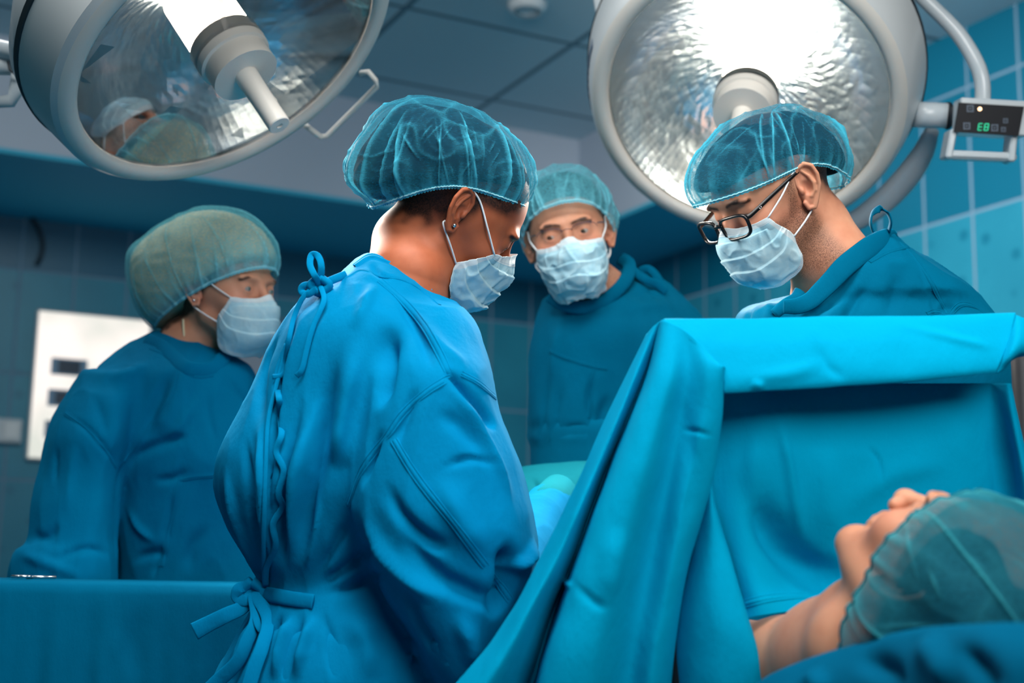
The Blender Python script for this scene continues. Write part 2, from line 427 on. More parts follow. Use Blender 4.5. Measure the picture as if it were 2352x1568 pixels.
def WB(px, py, off=0.0):           # point of the back wall seen at a photo position
    r = P(px, py, 1) - CAM; return CAM + r * (Y_B - off - CAM[1]) / r[1]

# door in the back wall, mostly hidden
a, b = WB(490, 735), WB(700, 745)
d1 = thing('door_1', (2.2, Y_B - .02, 0), None, None); tag(d1, kind='structure')
m_door = plain('door_grey', srgb(166, 176, 190), 0.5); m_frame = plain('door_frame_grey', srgb(92, 130, 154), 0.5)
mb = MB(); zt = 2.20
mb.box((2.2, Y_B - .02, zt / 2), (.58, 0, 0), (0, .018, 0), (0, 0, zt / 2), .004); mb.build('door_leaf', m_door, d1)
mb = MB(); mb.box((2.2, Y_B - .03, zt + .045), (.66, 0, 0), (0, .028, 0), (0, 0, .042), .004)
for s in (-1, 1): mb.box((2.2 + s * .62, Y_B - .03, zt / 2), (.038, 0, 0), (0, .028, 0), (0, 0, zt / 2), .004)
mb.build('door_frame', m_frame, d1)

# backlit white panel on the back wall with dark plates
lp = thing('film_viewer', (1.04, Y_B - .03, 1.50), 'backlit white wall viewer with rows of dark blue plates', 'light panel')
m_lit = NT('lit_panel'); m_lit.b.inputs['Base Color'].default_value = srgb(250, 240, 232)
lv = m_lit.coord('Object'); m_lit.l(m_lit.mix(m_lit.ramp(m_lit.noise(lv, 2.3, 2), [(0.45, (0, 0, 0, 1)), (0.62, (1, 1, 1, 1))]), srgb(255, 240, 230), srgb(205, 205, 192)), m_lit.b.inputs['Emission Color']); m_lit.b.inputs['Emission Strength'].default_value = 0.95
m_plate = plain('panel_plate_rim', srgb(120, 160, 190), 0.4); m_plate2 = plain('panel_plate_dark', srgb(20, 60, 85), 0.3); m_wf = plain('white_plastic', srgb(214, 222, 226), 0.4)
mb = MB(); x0, x1, z0, z1 = .771, 1.312, 1.495, 2.212
mb.box(((x0 + x1) / 2, Y_B - .022, (z0 + z1) / 2), ((x1 - x0) / 2, 0, 0), (0, .02, 0), (0, 0, (z1 - z0) / 2), .008); mb.build('housing', m_wf, lp)
mb = MB(); mb.box(((x0 + x1) / 2, Y_B - .045, (z0 + z1) / 2), ((x1 - x0) / 2 - .01, 0, 0), (0, .003, 0), (0, 0, (z1 - z0) / 2 - .01), .002); mb.build('lit_face', m_lit.m, lp)
for i in range(3):
    for j in range(2):
        cx, cz = .934 + j * .24 - i * .004, 1.943 - i * .15
        mb = MB(); mb.box((cx, Y_B - .051, cz), (.083, 0, 0), (0, .003, 0), (0, 0, .040)); o = mb.build('plate', m_plate, lp)
        mb = MB(); mb.box((cx, Y_B - .056, cz), (.050, 0, 0), (0, .003, 0), (0, 0, .030)); mb.build('plate_window', m_plate2, o)
# white socket box at the left edge
sb = thing('socket_box', (.66, Y_B - .02, 1.57), 'small white wall socket box left of the backlit viewer', 'socket')
mb = MB(); mb.box((.66, Y_B - .022, 1.625), (.085, 0, 0), (0, .022, 0), (0, 0, .056), .006); mb.build('box', m_wf, sb)
mb = MB(); mb.box((.70, Y_B - .047, 1.625), (.032, 0, 0), (0, .004, 0), (0, 0, .040), .003); mb.build('cover', plain('socket_cover', srgb(235, 238, 238), 0.3), sb)
# dark hose on the upper row of tiles
o = MB().tube(cr([WB(74, 500, .03), WB(90, 528, .03), WB(98, 560, .03), WB(93, 588, .03), WB(84, 608, .01)], 20), .011, 10).build('hose', plain('dark_rubber', srgb(20, 44, 58), 0.5), None, True)
tag(setorigin(o), 'short dark curved hose hanging on the tiles above the backlit viewer', 'hose')
# spotlight in the ceiling
c = np.array([2.165, 4.22, Z_C]); sl = thing('ceiling_spotlight', c, 'small white ceiling spotlight with a dark opening at the top edge', 'spotlight')
MB().lathe(c, (0, 0, -1), [(.075, 0), (.075, .012), (.062, .03), (.05, .034), (.046, .03)], 32).build('collar', m_wf, sl, True)
MB().lathe(c, (0, 0, -1), [(.046, .005), (.044, .031), (.02, .026), (.0, .02)], 32).build('lens', plain('spot_lens', srgb(30, 40, 46), 0.15), sl, True)

# ------------------------------------------------------------------ operating lights
m_shell = plain('lamp_shell', srgb(206, 212, 214), 0.35, coat=0.2); m_bez = plain('lamp_bezel', srgb(222, 218, 210), 0.4); m_gask = plain('lamp_gasket', srgb(24, 34, 42), 0.5)
m_handle = plain('lamp_handle', srgb(226, 222, 214), 0.45)
m_refl = NT('lamp_reflector'); m_refl.b.inputs['Metallic'].default_value = 1.0; m_refl.b.inputs['Roughness'].default_value = 0.22
rv = m_refl.coord('Object'); m_refl.b.inputs['Base Color'].default_value = srgb(206, 220, 228)
m_refl.l(m_refl.bump(m_refl.noise(rv, 14, 1), 0.10, 0.01), m_refl.b.inputs['Normal'])
m_bulb = plain('lamp_bulb', (1, .93, .84, 1), 0.3, emit=(1.0, 0.86, 0.70, 1), es=15.0)
m_lens = None
m_gl = NT('lamp_glass'); tr = m_gl.n('ShaderNodeBsdfTransparent'); gs = m_gl.n('ShaderNodeBsdfGlossy'); gs.inputs['Roughness'].default_value = 0.03
tr.inputs[0].default_value = (.97, .98, .98, 1)
mx = m_gl.n('ShaderNodeMixShader'); fr = m_gl.n('ShaderNodeFresnel'); fr.inputs[0].default_value = 1.35; m_gl.l(fr.outputs[0], mx.inputs[0]); m_gl.l(tr.outputs[0], mx.inputs[1]); m_gl.l(gs.outputs[0], mx.inputs[2]); m_gl.l(mx.outputs[0], m_gl.out.inputs[0])
class Lamp: pass
def surgical_lamp(px, py, d, ex, ey, cosang, label, power, spot, hz):
    L = Lamp(); C = P(px, py, d); ray = (C - CAM) / np.linalg.norm(C - CAM)
    e = CR * ex - CU * ey; e = e - ray * (e @ ray); e /= np.linalg.norm(e)
    n = -ray * cosang + e * math.sqrt(1 - cosang ** 2); L.C, L.n, L.e = C, n, e
    t = thing('surgical_lamp', C, label, 'surgical light', 'operating lights over the table'); L.t = t; bk = -n
    MB.capends = False
    autosmooth(MB().lathe(C, bk, [(.300, .0), (.308, .012 * hz), (.300 + .022 * hz, .065 * hz), (.300 + .032 * hz, .118 * hz)], 96).build('housing', m_shell, t), .5)
    autosmooth(MB().lathe(C, bk, [(.268, .006), (.270, -.004), (.278, -.009), (.292, -.007), (.300, .0)], 96).build('bezel', m_bez, t), .9)
    autosmooth(MB().lathe(C, bk, [(.300 + .032 * hz, .118 * hz), (.3025 + .032 * hz, .118 * hz + .001), (.3025 + .032 * hz, .118 * hz + .013), (.300 + .032 * hz, .118 * hz + .014)], 96).build('gasket', m_gask, t), .5)
    autosmooth(MB().lathe(C, bk, [(.301 + .032 * hz, .118 * hz + .014), (.300 + .030 * hz, .118 * hz + .04), (.285, .20), (.22, .272), (.12, .295), (.0, .300)], 96).build('back_cover', m_shell, t), .5)
    pr = [(r_, .012 + .235 * (math.sqrt(1 - (r_ / .284) ** 2) - math.sqrt(1 - (.268 / .284) ** 2))) for r_ in [.268 - .222 * (i / 26.0) ** 1.5 for i in range(27)]]
    rm = MB().lathe(C, bk, pr, 110); rj = np.random.RandomState(5); rm.v = [tuple(np.array(q_) + bk * rj.uniform(-.00045, .00045)) for q_ in rm.v]; rm.build('reflector', m_refl.m, t, False)
    MB.capends = True
    MB().lathe(C, bk, [(.0, .004), (.268, .004)], 64).build('glass_cover', m_gl.m, t, False)
    hub = MB().lathe(C, n, [(.050, -.036), (.062, -.03), (.0625, -.012), (.059, -.010), (.059, -.006), (.0625, -.004), (.0615, .010), (.056, .012), (.056, .016), (.0565, .046), (.0, .046)], 48).build('hub', m_handle, t); autosmooth(hub, .5)
    h = MB().lathe(C, n, [(.020, .044), (.0185, .10), (.0185, .158), (.0172, .160), (.0055, .160), (.005, .156), (.0, .156)], 32).build('handle', m_handle, t); autosmooth(h, .5)
    MB().lathe(C, n, [(.046, -.150), (.055, -.140), (.056, -.045), (.048, -.037)], 32).build('bulb', m_bulb, t, True)
    l = bpy.data.lights.new('lamp_beam', 'SPOT'); l.energy = power; l.color = (1.0, .90, .80); l.spot_size = math.radians(spot); l.spot_blend = .6; l.shadow_soft_size = .12
    lo = bpy.data.objects.new('lamp_beam', l); SC.collection.objects.link(lo); lo.location = Vector(C + n * .19); lo.rotation_euler = Vector(n).to_track_quat('-Z', 'Y').to_euler()
    lo.parent = t; lo.matrix_parent_inverse = t.matrix_basis.inverted()
    def plane(x, y, off=0.0):
        r = P(x, y, 1) - CAM; return CAM + r * ((C + n * off - CAM) @ n) / (r @ n)
    L.plane = plane
    return L
L1 = surgical_lamp(534.7, 127.8, 2.19, .557, .831, .580, 'large round operating light with its full handle showing, leftmost of the two', 44, 110, .74)
L2 = surgical_lamp(1711.7, 237, 2.55, -.226, .974, .874, 'large round operating light behind the man in black glasses, with a control box', 50, 120, 1.0)
# grab bar of the left lamp
g = [L1.plane(828, 168, -.03), L1.plane(846, 165, -.02), L1.plane(862, 184), L1.plane(866, 198), L1.plane(752, 312), L1.plane(736, 314), L1.plane(712, 296, -.01), L1.plane(700, 286, -.03)]
MB().tube(np.array(g), .0052, 14).build('grab_bar', m_handle, L1.t, True)
# arm of the left lamp
m_arm = plain('arm_enamel', srgb(196, 206, 212), 0.3, coat=0.3)
a0, a1 = P(-120, 86, 2.42), P(52, 122, 2.38)
ac = P(-330, 40, 2.50); MB().tube(cr([[ac[0], ac[1], Z_C], [ac[0], ac[1], Z_C - .25], ac - CU * .02, a0, P(-60, 98, 2.40), P(20, 116, 2.385), a1, P(110, 134, 2.36)], 50), .0165, 20).build('arm', m_arm, L1.t, True)
MB().lathe(P(58, 128, 2.40), CR * .9 + CF * .3, [(.0, -.02), (.026, -.018), (.026, .03), (.022, .06), (.0, .06)], 32).build('pivot', m_arm, L1.t, True)
MB().tube([P(-60, 150, 2.40), P(30, 150, 2.40)], .018, 20).build('brake_sleeve', m_arm, L1.t, True)
mb = MB(); mb.tube([P(46, 168, 2.39), P(40, 200, 2.39), P(26, 232, 2.39), P(-60, 240, 2.39)], [.015, .014, .012, .009], 16, flat=.7); mb.build('fork', m_arm, L1.t, True)
MB().tube([P(18, 140, 2.37), P(22, 160, 2.37), P(34, 170, 2.37), P(48, 168, 2.37)], .0022, 8).build('seal_ring', m_gask, L1.t, True)
# brand label and control box of the right lamp
def band(L, a0, a1, t0, t1, nseg=20):
    x = np.cross(L.n, (0.2, 0.5, 0.84)); 
    ex = CR - L.n * (CR @ L.n); ex /= np.linalg.norm(ex); ey = np.cross(L.n, ex)
    v = []
    for i in range(nseg + 1):
        a = math.radians(a0 + (a1 - a0) * i / nseg)
        for t in (t0, t1):
            r = np.interp(t, [0, .012, .065, .118], [.300, .308, .322, .332]) + .0012
            v.append(L.C - L.n * t + r * (math.cos(a) * ex + math.sin(a) * ey))
    return v, [(2 * i, 2 * i + 1, 2 * i + 3, 2 * i + 2) for i in range(nseg)]
v, f = band(L2, 168, 194, .035, .060); solid(link_mesh('label', v, f, plain('label_grey', srgb(96, 112, 130), .4), L2.t), .001)
v, f = band(L2, 176, 190, .040, .055, 9); f = f[::2]; solid(link_mesh('label_lettering', v, f, plain('label_dark', srgb(52, 70, 92), .4), L2.t), .0022)
MB().tube([P(2100, 263, 2.56), P(2128, 264, 2.56), P(2176, 266, 2.55)], .0245, 28).build('joint', m_arm, L2.t, True)
MB().tube([P(2174, 266, 2.55), P(2181, 266, 2.55)], .0262, 28).build('joint_seal', m_gask, L2.t, True)
yk = [P(2140, 300, 2.62), P(2120, 350, 2.66), P(2080, 410, 2.70), P(2020, 470, 2.74), P(1950, 515, 2.78), P(1860, 545, 2.80)]
MB().tube(cr(yk, 24), [.012 + .016 * math.sin(math.pi * i / 23 * .9 + .15) for i in range(24)], 16, flat=.8).build('yoke', m_arm, L2.t, True)
uc = P(2000, -140, 2.62); MB().tube(cr([[uc[0], uc[1], Z_C], uc, P(2050, -80, 2.60), P(2120, -4, 2.58), P(2196, 72, 2.54), P(2240, 140, 2.51), P(2256, 190, 2.50), P(2257, 240, 2.50)], 30), .0145, 20).build('arm', m_arm, L2.t, True)
rc = P(1376, 2, 2.86); MB().tube(cr([[rc[0] - .05, rc[1], Z_C], rc, P(1440, 60, 2.80), P(1520, 130, 2.74)], 16), .012, 12).build('rear_arm', m_arm, L2.t, True)
dC = 2.50
q = {k: P(*k, dC) for k in [(2188, 226), (2356, 238), (2340, 372), (2166, 366)]}
bx = (q[(2356, 238)] - q[(2188, 226)]); bx /= np.linalg.norm(bx); by = (q[(2166, 366)] - q[(2188, 226)]); by -= bx * (by @ bx) * 0; by /= np.linalg.norm(by); bz = np.cross(bx, by); bz /= np.linalg.norm(bz)
px2m = dC / F_PX
def BX(x, y, z=0.0): return P(x, y, dC) + bz * z
def boxq(mb, x0, y0, x1, y1, z0, z1, bev=.002):        # x,y photo position of two corners along the slanted box axes
    c = (BX(x0, y0) + BX(x1, y1)) / 2; hx = abs((BX(x1, y1) - BX(x0, y0)) @ bx) / 2; return c, hx
mb = MB(); s_ = -1 if bz @ CF > 0 else 1; nz = bz * s_
def bar(a, b, w, dep, m, bev=.003):
    a_, b_ = P(*a, dC), P(*b, dC); u = b_ - a_; l = np.linalg.norm(u); u /= l; w_ = np.cross(u, nz); m.box((a_ + b_) / 2, u * l / 2, w_ * w / 2, nz * dep / 2, bev)
bar((2196, 268), (2352, 277), .066, .045, mb)
bar((2184, 300), (2172, 366), .013, .04, mb); bar((2322, 310), (2316, 374), .013, .04, mb); bar((2170, 356), (2330, 363), .016, .034, mb, .005)
L2box = mb.build('control_box', m_arm, L2.t)
m_black = plain('panel_black', srgb(14, 18, 26), 0.4, spec=.2); m_icon = plain('panel_icon', srgb(72, 88, 106), .4); m_green = plain('led_green', (.0, .3, .12, 1), .4, emit=(.0, .80, .42, 1), es=.6); m_org = plain('led_orange', (1, .6, .3, 1), .4, emit=(1.0, .62, .35, 1), es=3.0)
mb = MB(); cs = [P(*k, dC - .0245) for k in [(2201, 236), (2351, 245), (2338, 313), (2190, 303)]]; v = cs + [c_ + nz * .003 for c_ in cs]
mb.add(v, [(0, 1, 2, 3), (7, 6, 5, 4), (0, 4, 5, 1), (1, 5, 6, 2), (2, 6, 7, 3), (3, 7, 4, 0)]); disp = mb.build('display', m_black, L2box)
def flat(pts, name, mat, par, h=.0032, t=.0008):
    vs = [P(x, y, dC - .0245) + nz * h for x, y in pts]; vs += [q_ + nz * t for q_ in vs]; k = len(pts)
    MB().add(vs, [tuple(range(k)), tuple(range(2 * k - 1, k - 1, -1))] + [(i, (i + 1) % k, (i + 1) % k + k, i + k) for i in range(k)]).build(name, mat, par)
for x, y, s in ((2227, 250, 8), (2219, 290, 8), (2283, 294, 8), (2308, 278, 5.5), (2303, 298, 5.5)):
    for (ax_, ay_, bx_, by_) in ((-1, -1, 1, -.6), (-1, .6, 1, 1), (-1, -.6, -.6, .6), (.6, -.6, 1, .6), (-.25, -.25, .25, .25)):
        flat([(x + ax_ * s, y + ay_ * s), (x + bx_ * s, y + ay_ * s), (x + bx_ * s, y + by_ * s), (x + ax_ * s, y + by_ * s)], 'key_symbol', m_icon, L2box)
flat([(2249 + 4.5 * math.cos(a_), 251 + 4.5 * math.sin(a_)) for a_ in np.linspace(0, 6.28, 12, False)], 'indicator', m_org, L2box)
def seg7(cx, cy, on, w=4.2, h=7.5):
    sl = -.16
    S = {'a': (-w, -h, w, -h), 'g': (-w, 0, w, 0), 'd': (-w, h, w, h), 'f': (-w, -h, -w, 0), 'e': (-w, 0, -w, h), 'b': (w, -h, w, 0), 'c': (w, 0, w, h)}
    for k in on:
        x0, y0, x1, y1 = S[k]; tt = 1.1
        if y0 == y1: pts = [(x0, y0 - tt), (x1, y1 - tt), (x1, y1 + tt), (x0, y0 + tt)]
        else: pts = [(x0 - tt, y0), (x0 + tt, y0), (x1 + tt, y1), (x1 - tt, y1)]
        flat([(cx + x + y * sl, cy + y) for x, y in pts], 'digit_segment', m_green, L2box)
seg7(2250, 292, 'afged'); seg7(2264, 292.5, 'abcdefg')
# ------------------------------------------------------------------ people: heads, caps, masks
class Head:
    """head frame: x towards the person's right, y forward, z to the crown; metres"""
    def __init__(s, fwd, up, anchor, at, scale=1.0):
        f = fwd / np.linalg.norm(fwd); u = up - f * (up @ f); u /= np.linalg.norm(u); x = np.cross(f, u)
        s.R = np.stack([x, f, u]); s.s = scale; s.c = np.asarray(at) - scale * (np.asarray(anchor) @ s.R)
    def w(s, p): return s.c + s.s * (np.asarray(p, float) @ s.R)
    def loc(s, p): return ((p - s.c.astype(np.float32)) @ s.R.T.astype(np.float32)) / s.s
def head_sdf(q, closed=False, lidh=.0046, lidz=-.0018, ridge=1.0):
    x = np.abs(q[:, 0]); p = np.stack([x, q[:, 1], q[:, 2]], 1)
    d = Ell(p, (0, -.018, .034), (.0755, .098, .086))
    d = smin(d, Ell(p, (0, .026, -.004), (.066, .062, .078)), .03)
    d = smin(d, Ell(p, (0, .034, -.062), (.048, .050, .045)), .025)
    d = smin(d, Sph(p, (0, .077, -.097), .017), .022)
    d = smin(d, Cap(p, (.052, .002, -.055), (.018, .07, -.094), .014, .013), .022)
    d = smin(d, Sph(p, (.042, .060, -.028), .020), .022)
    d = smin(d, Ell(p, (.024, .083 - .004 * (1 - ridge), .018), (.027, .012, .008)), .012)
    d = smax(d, -Ell(p, (.033, .101, -.001), (.021, .019, .013)), .012)
    d = smin(d, Cap(p, (0, .086, .010), (0, .106, -.030), .0065, .0095), .010)
    d = smin(d, Sph(p, (0, .1085, -.036), .0115), .006)
    d = smin(d, Sph(p, (.0125, .100, -.040), .0075), .006)
    d = smax(d, -Sph(p, (.0065, .106, -.048), .0035), .003)
    d = smin(d, Cap(p, (0, .0965, -.060), (.020, .086, -.063), .0065, .003), .006)
    d = smin(d, Cap(p, (0, .0945, -.071), (.017, .086, -.069), .0065, .003), .006)
    eye = Sph(p, (.032, .0738, -.001), .0140); d = smin(d, eye, .007)
    if not closed: d = smax(d, -Ell(p, (.0325, .094, lidz), (.0140, .012, lidh)), .0016)
    else: d = smax(d, -Ell(p, (.0325, .0915, -.005), (.014, .003, .0008)), .001)
    return d
EARP = np.array([(.010, -.002), (.013, .006), (.013, .018), (.006, .029), (-.005, .032), (-.014, .026), (-.0175, .012), (-.016, -.002), (-.011, -.013), (-.006, -.022), (.0, -.030), (.008, -.029), (.011, -.020)])
def ear_sdf(q):      # a forward, b up, n outward
    q = q.copy(); q[:, 2] -= .10 * (-np.minimum(q[:, 0], .01) + .01) - .001; p = q.astype(np.float32)
    d = Ell(p, (-.002, .006, -.001), (.0155, .0265, .0045)); d = smin(d, Ell(p, (.002, -.021, -.0005), (.0098, .0105, .0048)), .006)
    hp = np.c_[EARP, np.full(len(EARP), .0028)]; rr = [.0022, .0026, .003, .0034, .0036, .0036, .0034, .003, .0026, .0026, .0034, .0034, .0028]
    d = smin(d, Chain(p, hp, rr), .0025)
    d = smax(d, -Ell(p, (-.005, .015, .0062), (.0085, .0125, .0045)), .003)
    d = smin(d, Chain(p, [(.001, .024, .0028), (-.006, .014, .0035), (-.0088, .003, .0035), (-.0065, -.007, .003), (-.001, -.0135, .003)], [.0018, .0026, .003, .003, .0028]), .003)
    d = smax(d, -Ell(p, (.0015, .0, .0058), (.0072, .0105, .0075)), .003)
    d = smin(d, Ell(p, (.0095, -.003, .0035), (.0035, .0050, .0030)), .003)
    d = smin(d, Ell(p, (.010, .0, -.006), (.006, .018, .008)), .004)
    return d
def ear_mesh(H, side, h=.0008, flare=20, tilt=12, pos=(.0735, -.010, -.006), sc=1.0):
    v, f = polygonize(ear_sdf, (-.024, -.040, -.020), (.020, .042, .014), h); v = relax(v, f, 2, .5) * sc
    fl, tl = math.radians(flare), math.radians(tilt)
    v = v - np.array([.010, 0, 0]); a, b, n = v.T
    a2 = a * math.cos(fl) + n * math.sin(fl); n2 = n * math.cos(fl) - a * math.sin(fl)
    a3 = a2 * math.cos(tl) + b * math.sin(tl) * -1; b3 = a2 * math.sin(tl) + b * math.cos(tl)
    a3 = a3 + .010
    l = np.stack([side * (pos[0] + n2), pos[1] + a3, pos[2] + b3], 1)
    return H.w(l), (f if side < 0 else f[:, ::-1])
def ear_point(H, side, abn, flare=20, tilt=12, pos=(.0735, -.010, -.006), sc=1.0, h=None):
    a, b, n = [c_ * sc for c_ in abn]; n += .10 * (-min(a, .01) + .01) * sc; a -= .010; fl, tl = math.radians(flare), math.radians(tilt)
    a2 = a * math.cos(fl) + n * math.sin(fl); n2 = n * math.cos(fl) - a * math.sin(fl); a3 = a2 * math.cos(tl) - b * math.sin(tl); b3 = a2 * math.sin(tl) + b * math.cos(tl)
    return H.w((side * (pos[0] + n2), pos[1] + a3 + .010, pos[2] + b3))
def seg_dist(p, pts):
    b = np.full(len(p), 9.0)
    for i in range(len(pts) - 1):
        a = np.asarray(pts[i]); ab = np.asarray(pts[i + 1]) - a; h = np.clip(((p - a) @ ab) / (ab @ ab), 0, 1); b = np.minimum(b, np.linalg.norm(p - a - h[:, None] * ab, axis=1))
    return b
def sstep(x, a, b):
    t = np.clip((x - a) / (b - a), 0, 1); return t * t * (3 - 2 * t)
def set_attr(o, name, vals):
    at = o.data.attributes.new(name, 'FLOAT', 'POINT'); at.data.foreach_set('value', np.asarray(vals, np.float32))
def skin_mat(name, col, col2, hair, lip=None):
    m = NT(name); v = m.coord('Object')
    n1 = m.noise(v, 18, 4, .6); base = m.mix(m.ramp(n1, [(.35, (0, 0, 0, 1)), (.7, (1, 1, 1, 1))]), col, col2)
    at = m.n('ShaderNodeAttribute', attribute_name='hair'); st = m.n('ShaderNodeAttribute', attribute_name='stubble'); sd = m.n('ShaderNodeAttribute', attribute_name='flush')
    base = m.mix(m.math('MULTIPLY', sd.outputs['Fac'], .55), base, lip or col2)
    nh = m.noise(v, 420, 3, .7); k = m.math('MULTIPLY', at.outputs['Fac'], m.math('ADD', m.math('MULTIPLY', nh, .5), .68))
    ns = m.ramp(m.noise(v, 900, 2, .6), [(.42, (0, 0, 0, 1)), (.60, (1, 1, 1, 1))]); k2 = m.math('MULTIPLY', st.outputs['Fac'], m.math('ADD', m.math('MULTIPLY', ns, .55), .25))
    k = m.math('MINIMUM', m.math('MAXIMUM', k, k2), 1.0)
    m.l(m.mix(k, base, hair), m.b.inputs['Base Color']); m.b.inputs['Roughness'].default_value = .52; m.b.inputs['Specular IOR Level'].default_value = .28
    m.b.inputs['Subsurface Weight'].default_value = .12; m.b.inputs['Subsurface Radius'].default_value = (.012, .004, .002); m.b.inputs['Subsurface Scale'].default_value = 1.0
    m.l(m.bump(m.noise(v, 700, 2), .12, .0006), m.b.inputs['Normal'])
    return m.m
def person_body(H, root, mat, neck, closed=False, h=.0022, ears=(1, -1), extra=None, hairfn=None, stubfn=None, lid=(.0046, -.0018), earargs={}, lo_pad=(.14, .17), legs=None, thin=None, brow=.0042):
    """neck: list of (world point, radius) from the skull down into the gown"""
    pts = [n[0] for n in neck]; rs = [n[1] for n in neck]; sc = H.s
    def fn(p):
        d = head_sdf(H.loc(p), closed, *lid) * sc
        d = smin(d, Chain(p, pts, rs, .02), .022)
        if extra: d = extra(p, d)
        return d
    al = np.vstack([[H.w(c) for c in ((.09, .13, .14), (-.09, -.13, .14), (.09, -.13, -.13), (-.09, .13, -.13), (.09, .13, -.13), (-.09, -.13, -.13))]] + [np.array(pts) + r * o for r, o in zip([max(rs)] * 2, (1, -1))])
    v, f = polygonize(fn, al.min(0) - .01, al.max(0) + .01, h); v = relax(v, f, 2, .45)
    V, Fc = [v], [f]; k = len(v)
    for s in ears:
        ev, ef = ear_mesh(H, s, **earargs); V.append(ev); Fc.append(ef + k); k += len(ev)
    nhead = len(v)
    if legs is not None:
        lv, lf = polygonize(legs[0], legs[1], legs[2], .012); V.append(relax(lv, lf, 2)); Fc.append(lf + k)
    v = np.vstack(V); f = np.vstack(Fc)
    o = link_mesh('body', v, f, mat, root)
    l = H.loc(v.astype(np.float32)).astype(float); x = np.abs(l[:, 0]); l2 = np.c_[x, l[:, 1], l[:, 2]]
    bd = seg_dist(l2, [(.013, .097, .0150), (.026, .097, .0195), (.038, .090, .0195), (.050, .078, .0135)])
    hair = (1 - sstep(bd, brow * .45, brow * 1.25)) * (l[:, 1] > .05)
    # lash line
    ld = seg_dist(l2, [(.0195, .0865, -.0015), (.026, .0905, .0040), (.033, .0915, .0052), (.041, .0875, .0035), (.047, .081, -.0005)])
    hair = np.maximum(hair, (1 - sstep(ld, .0008, .0022)) * .9) if not closed else np.maximum(hair, (1 - sstep(seg_dist(l2, [(.020, .0885, -.005), (.033, .0915, -.0065), (.046, .081, -.004)]), .0008, .0024)) * .9)
    isear = np.arange(len(v)) >= nhead
    if hairfn is not None:
        hh = hairfn(l); hh[isear] = 0; hair = np.maximum(hair, hh)
    stub = np.zeros(len(v))
    if stubfn is not None: stub = stubfn(l); stub[isear] = 0
    flush = np.maximum(np.exp(-((l2[:, 0] - .045) ** 2 + (l2[:, 2] + .03) ** 2) / .0006), isear * (l2[:, 0] < .082) * .6) * (l[:, 1] > -.03)
    set_attr(o, 'hair', hair); set_attr(o, 'stubble', stub); set_attr(o, 'flush', flush)
    return o, fn
def eyes(H, root, mats, look=(0, 1, 0), which=(1, -1)):
    lk = np.asarray(look, float); lk /= np.linalg.norm(lk)
    for s in which:
        c = H.w((s * .032, .0742, -.001)); ax = lk @ H.R; mb = MB(); r = .0126 * H.s
        u = np.cross(ax, (0.2, 0.5, 0.84)); u /= np.linalg.norm(u); w = np.cross(ax, u); th = np.radians([0.01, 8, 12, 20, 27, 30, 45, 60, 80, 100, 130, 160, 179.9]); N = 28
        for j, t in enumerate(th):
            for i in range(N):
                a = 2 * math.pi * i / N; mb.v.append(tuple(c + r * (math.cos(t) * ax + math.sin(t) * (math.cos(a) * u + math.sin(a) * w))))
        for j in range(len(th) - 1):
            for i in range(N):
                mb.f.append((j * N + i, j * N + (i + 1) % N, (j + 1) * N + (i + 1) % N, (j + 1) * N + i)); mb.m.append(2 if th[j + 1] < .19 else (1 if th[j + 1] < .53 else 0))
        mb.build('eye', None, root, True, mats)

class CapShape:
    """bouffant cap outline: profile radius round the head seen from the side, from a centre in the head frame"""
    def __init__(s, H, cyz, prof, wx, ex=2.15):
        s.H, s.c, s.wx, s.ex = H, np.array([0, cyz[0], cyz[1]]), wx, ex
        a = np.array([math.atan2(z - cyz[1], y - cyz[0]) for y, z in prof]); r = np.array([math.hypot(z - cyz[1], y - cyz[0]) for y, z in prof]); o = np.argsort(a)
        a, r = a[o], r[o]; a3 = np.r_[a - 2 * math.pi, a, a + 2 * math.pi]; r3 = np.r_[r, r, r]
        s.ag = np.linspace(-math.pi, math.pi, 361); r = np.interp(s.ag, a3, r3)
        for _ in range(10): r = (np.roll(r, 1) + 2 * r + np.roll(r, -1)) / 4
        s.rg = r
    def k(s, d):
        ph = np.arctan2(d[:, 2], d[:, 1]); rho = np.hypot(d[:, 1], d[:, 2]); R = np.interp(ph, s.ag, s.rg)
        return ((rho / R) ** s.ex + np.abs(d[:, 0] / s.wx) ** s.ex) ** (1 / s.ex)
    def surf(s, d): return d / s.k(d)[:, None]
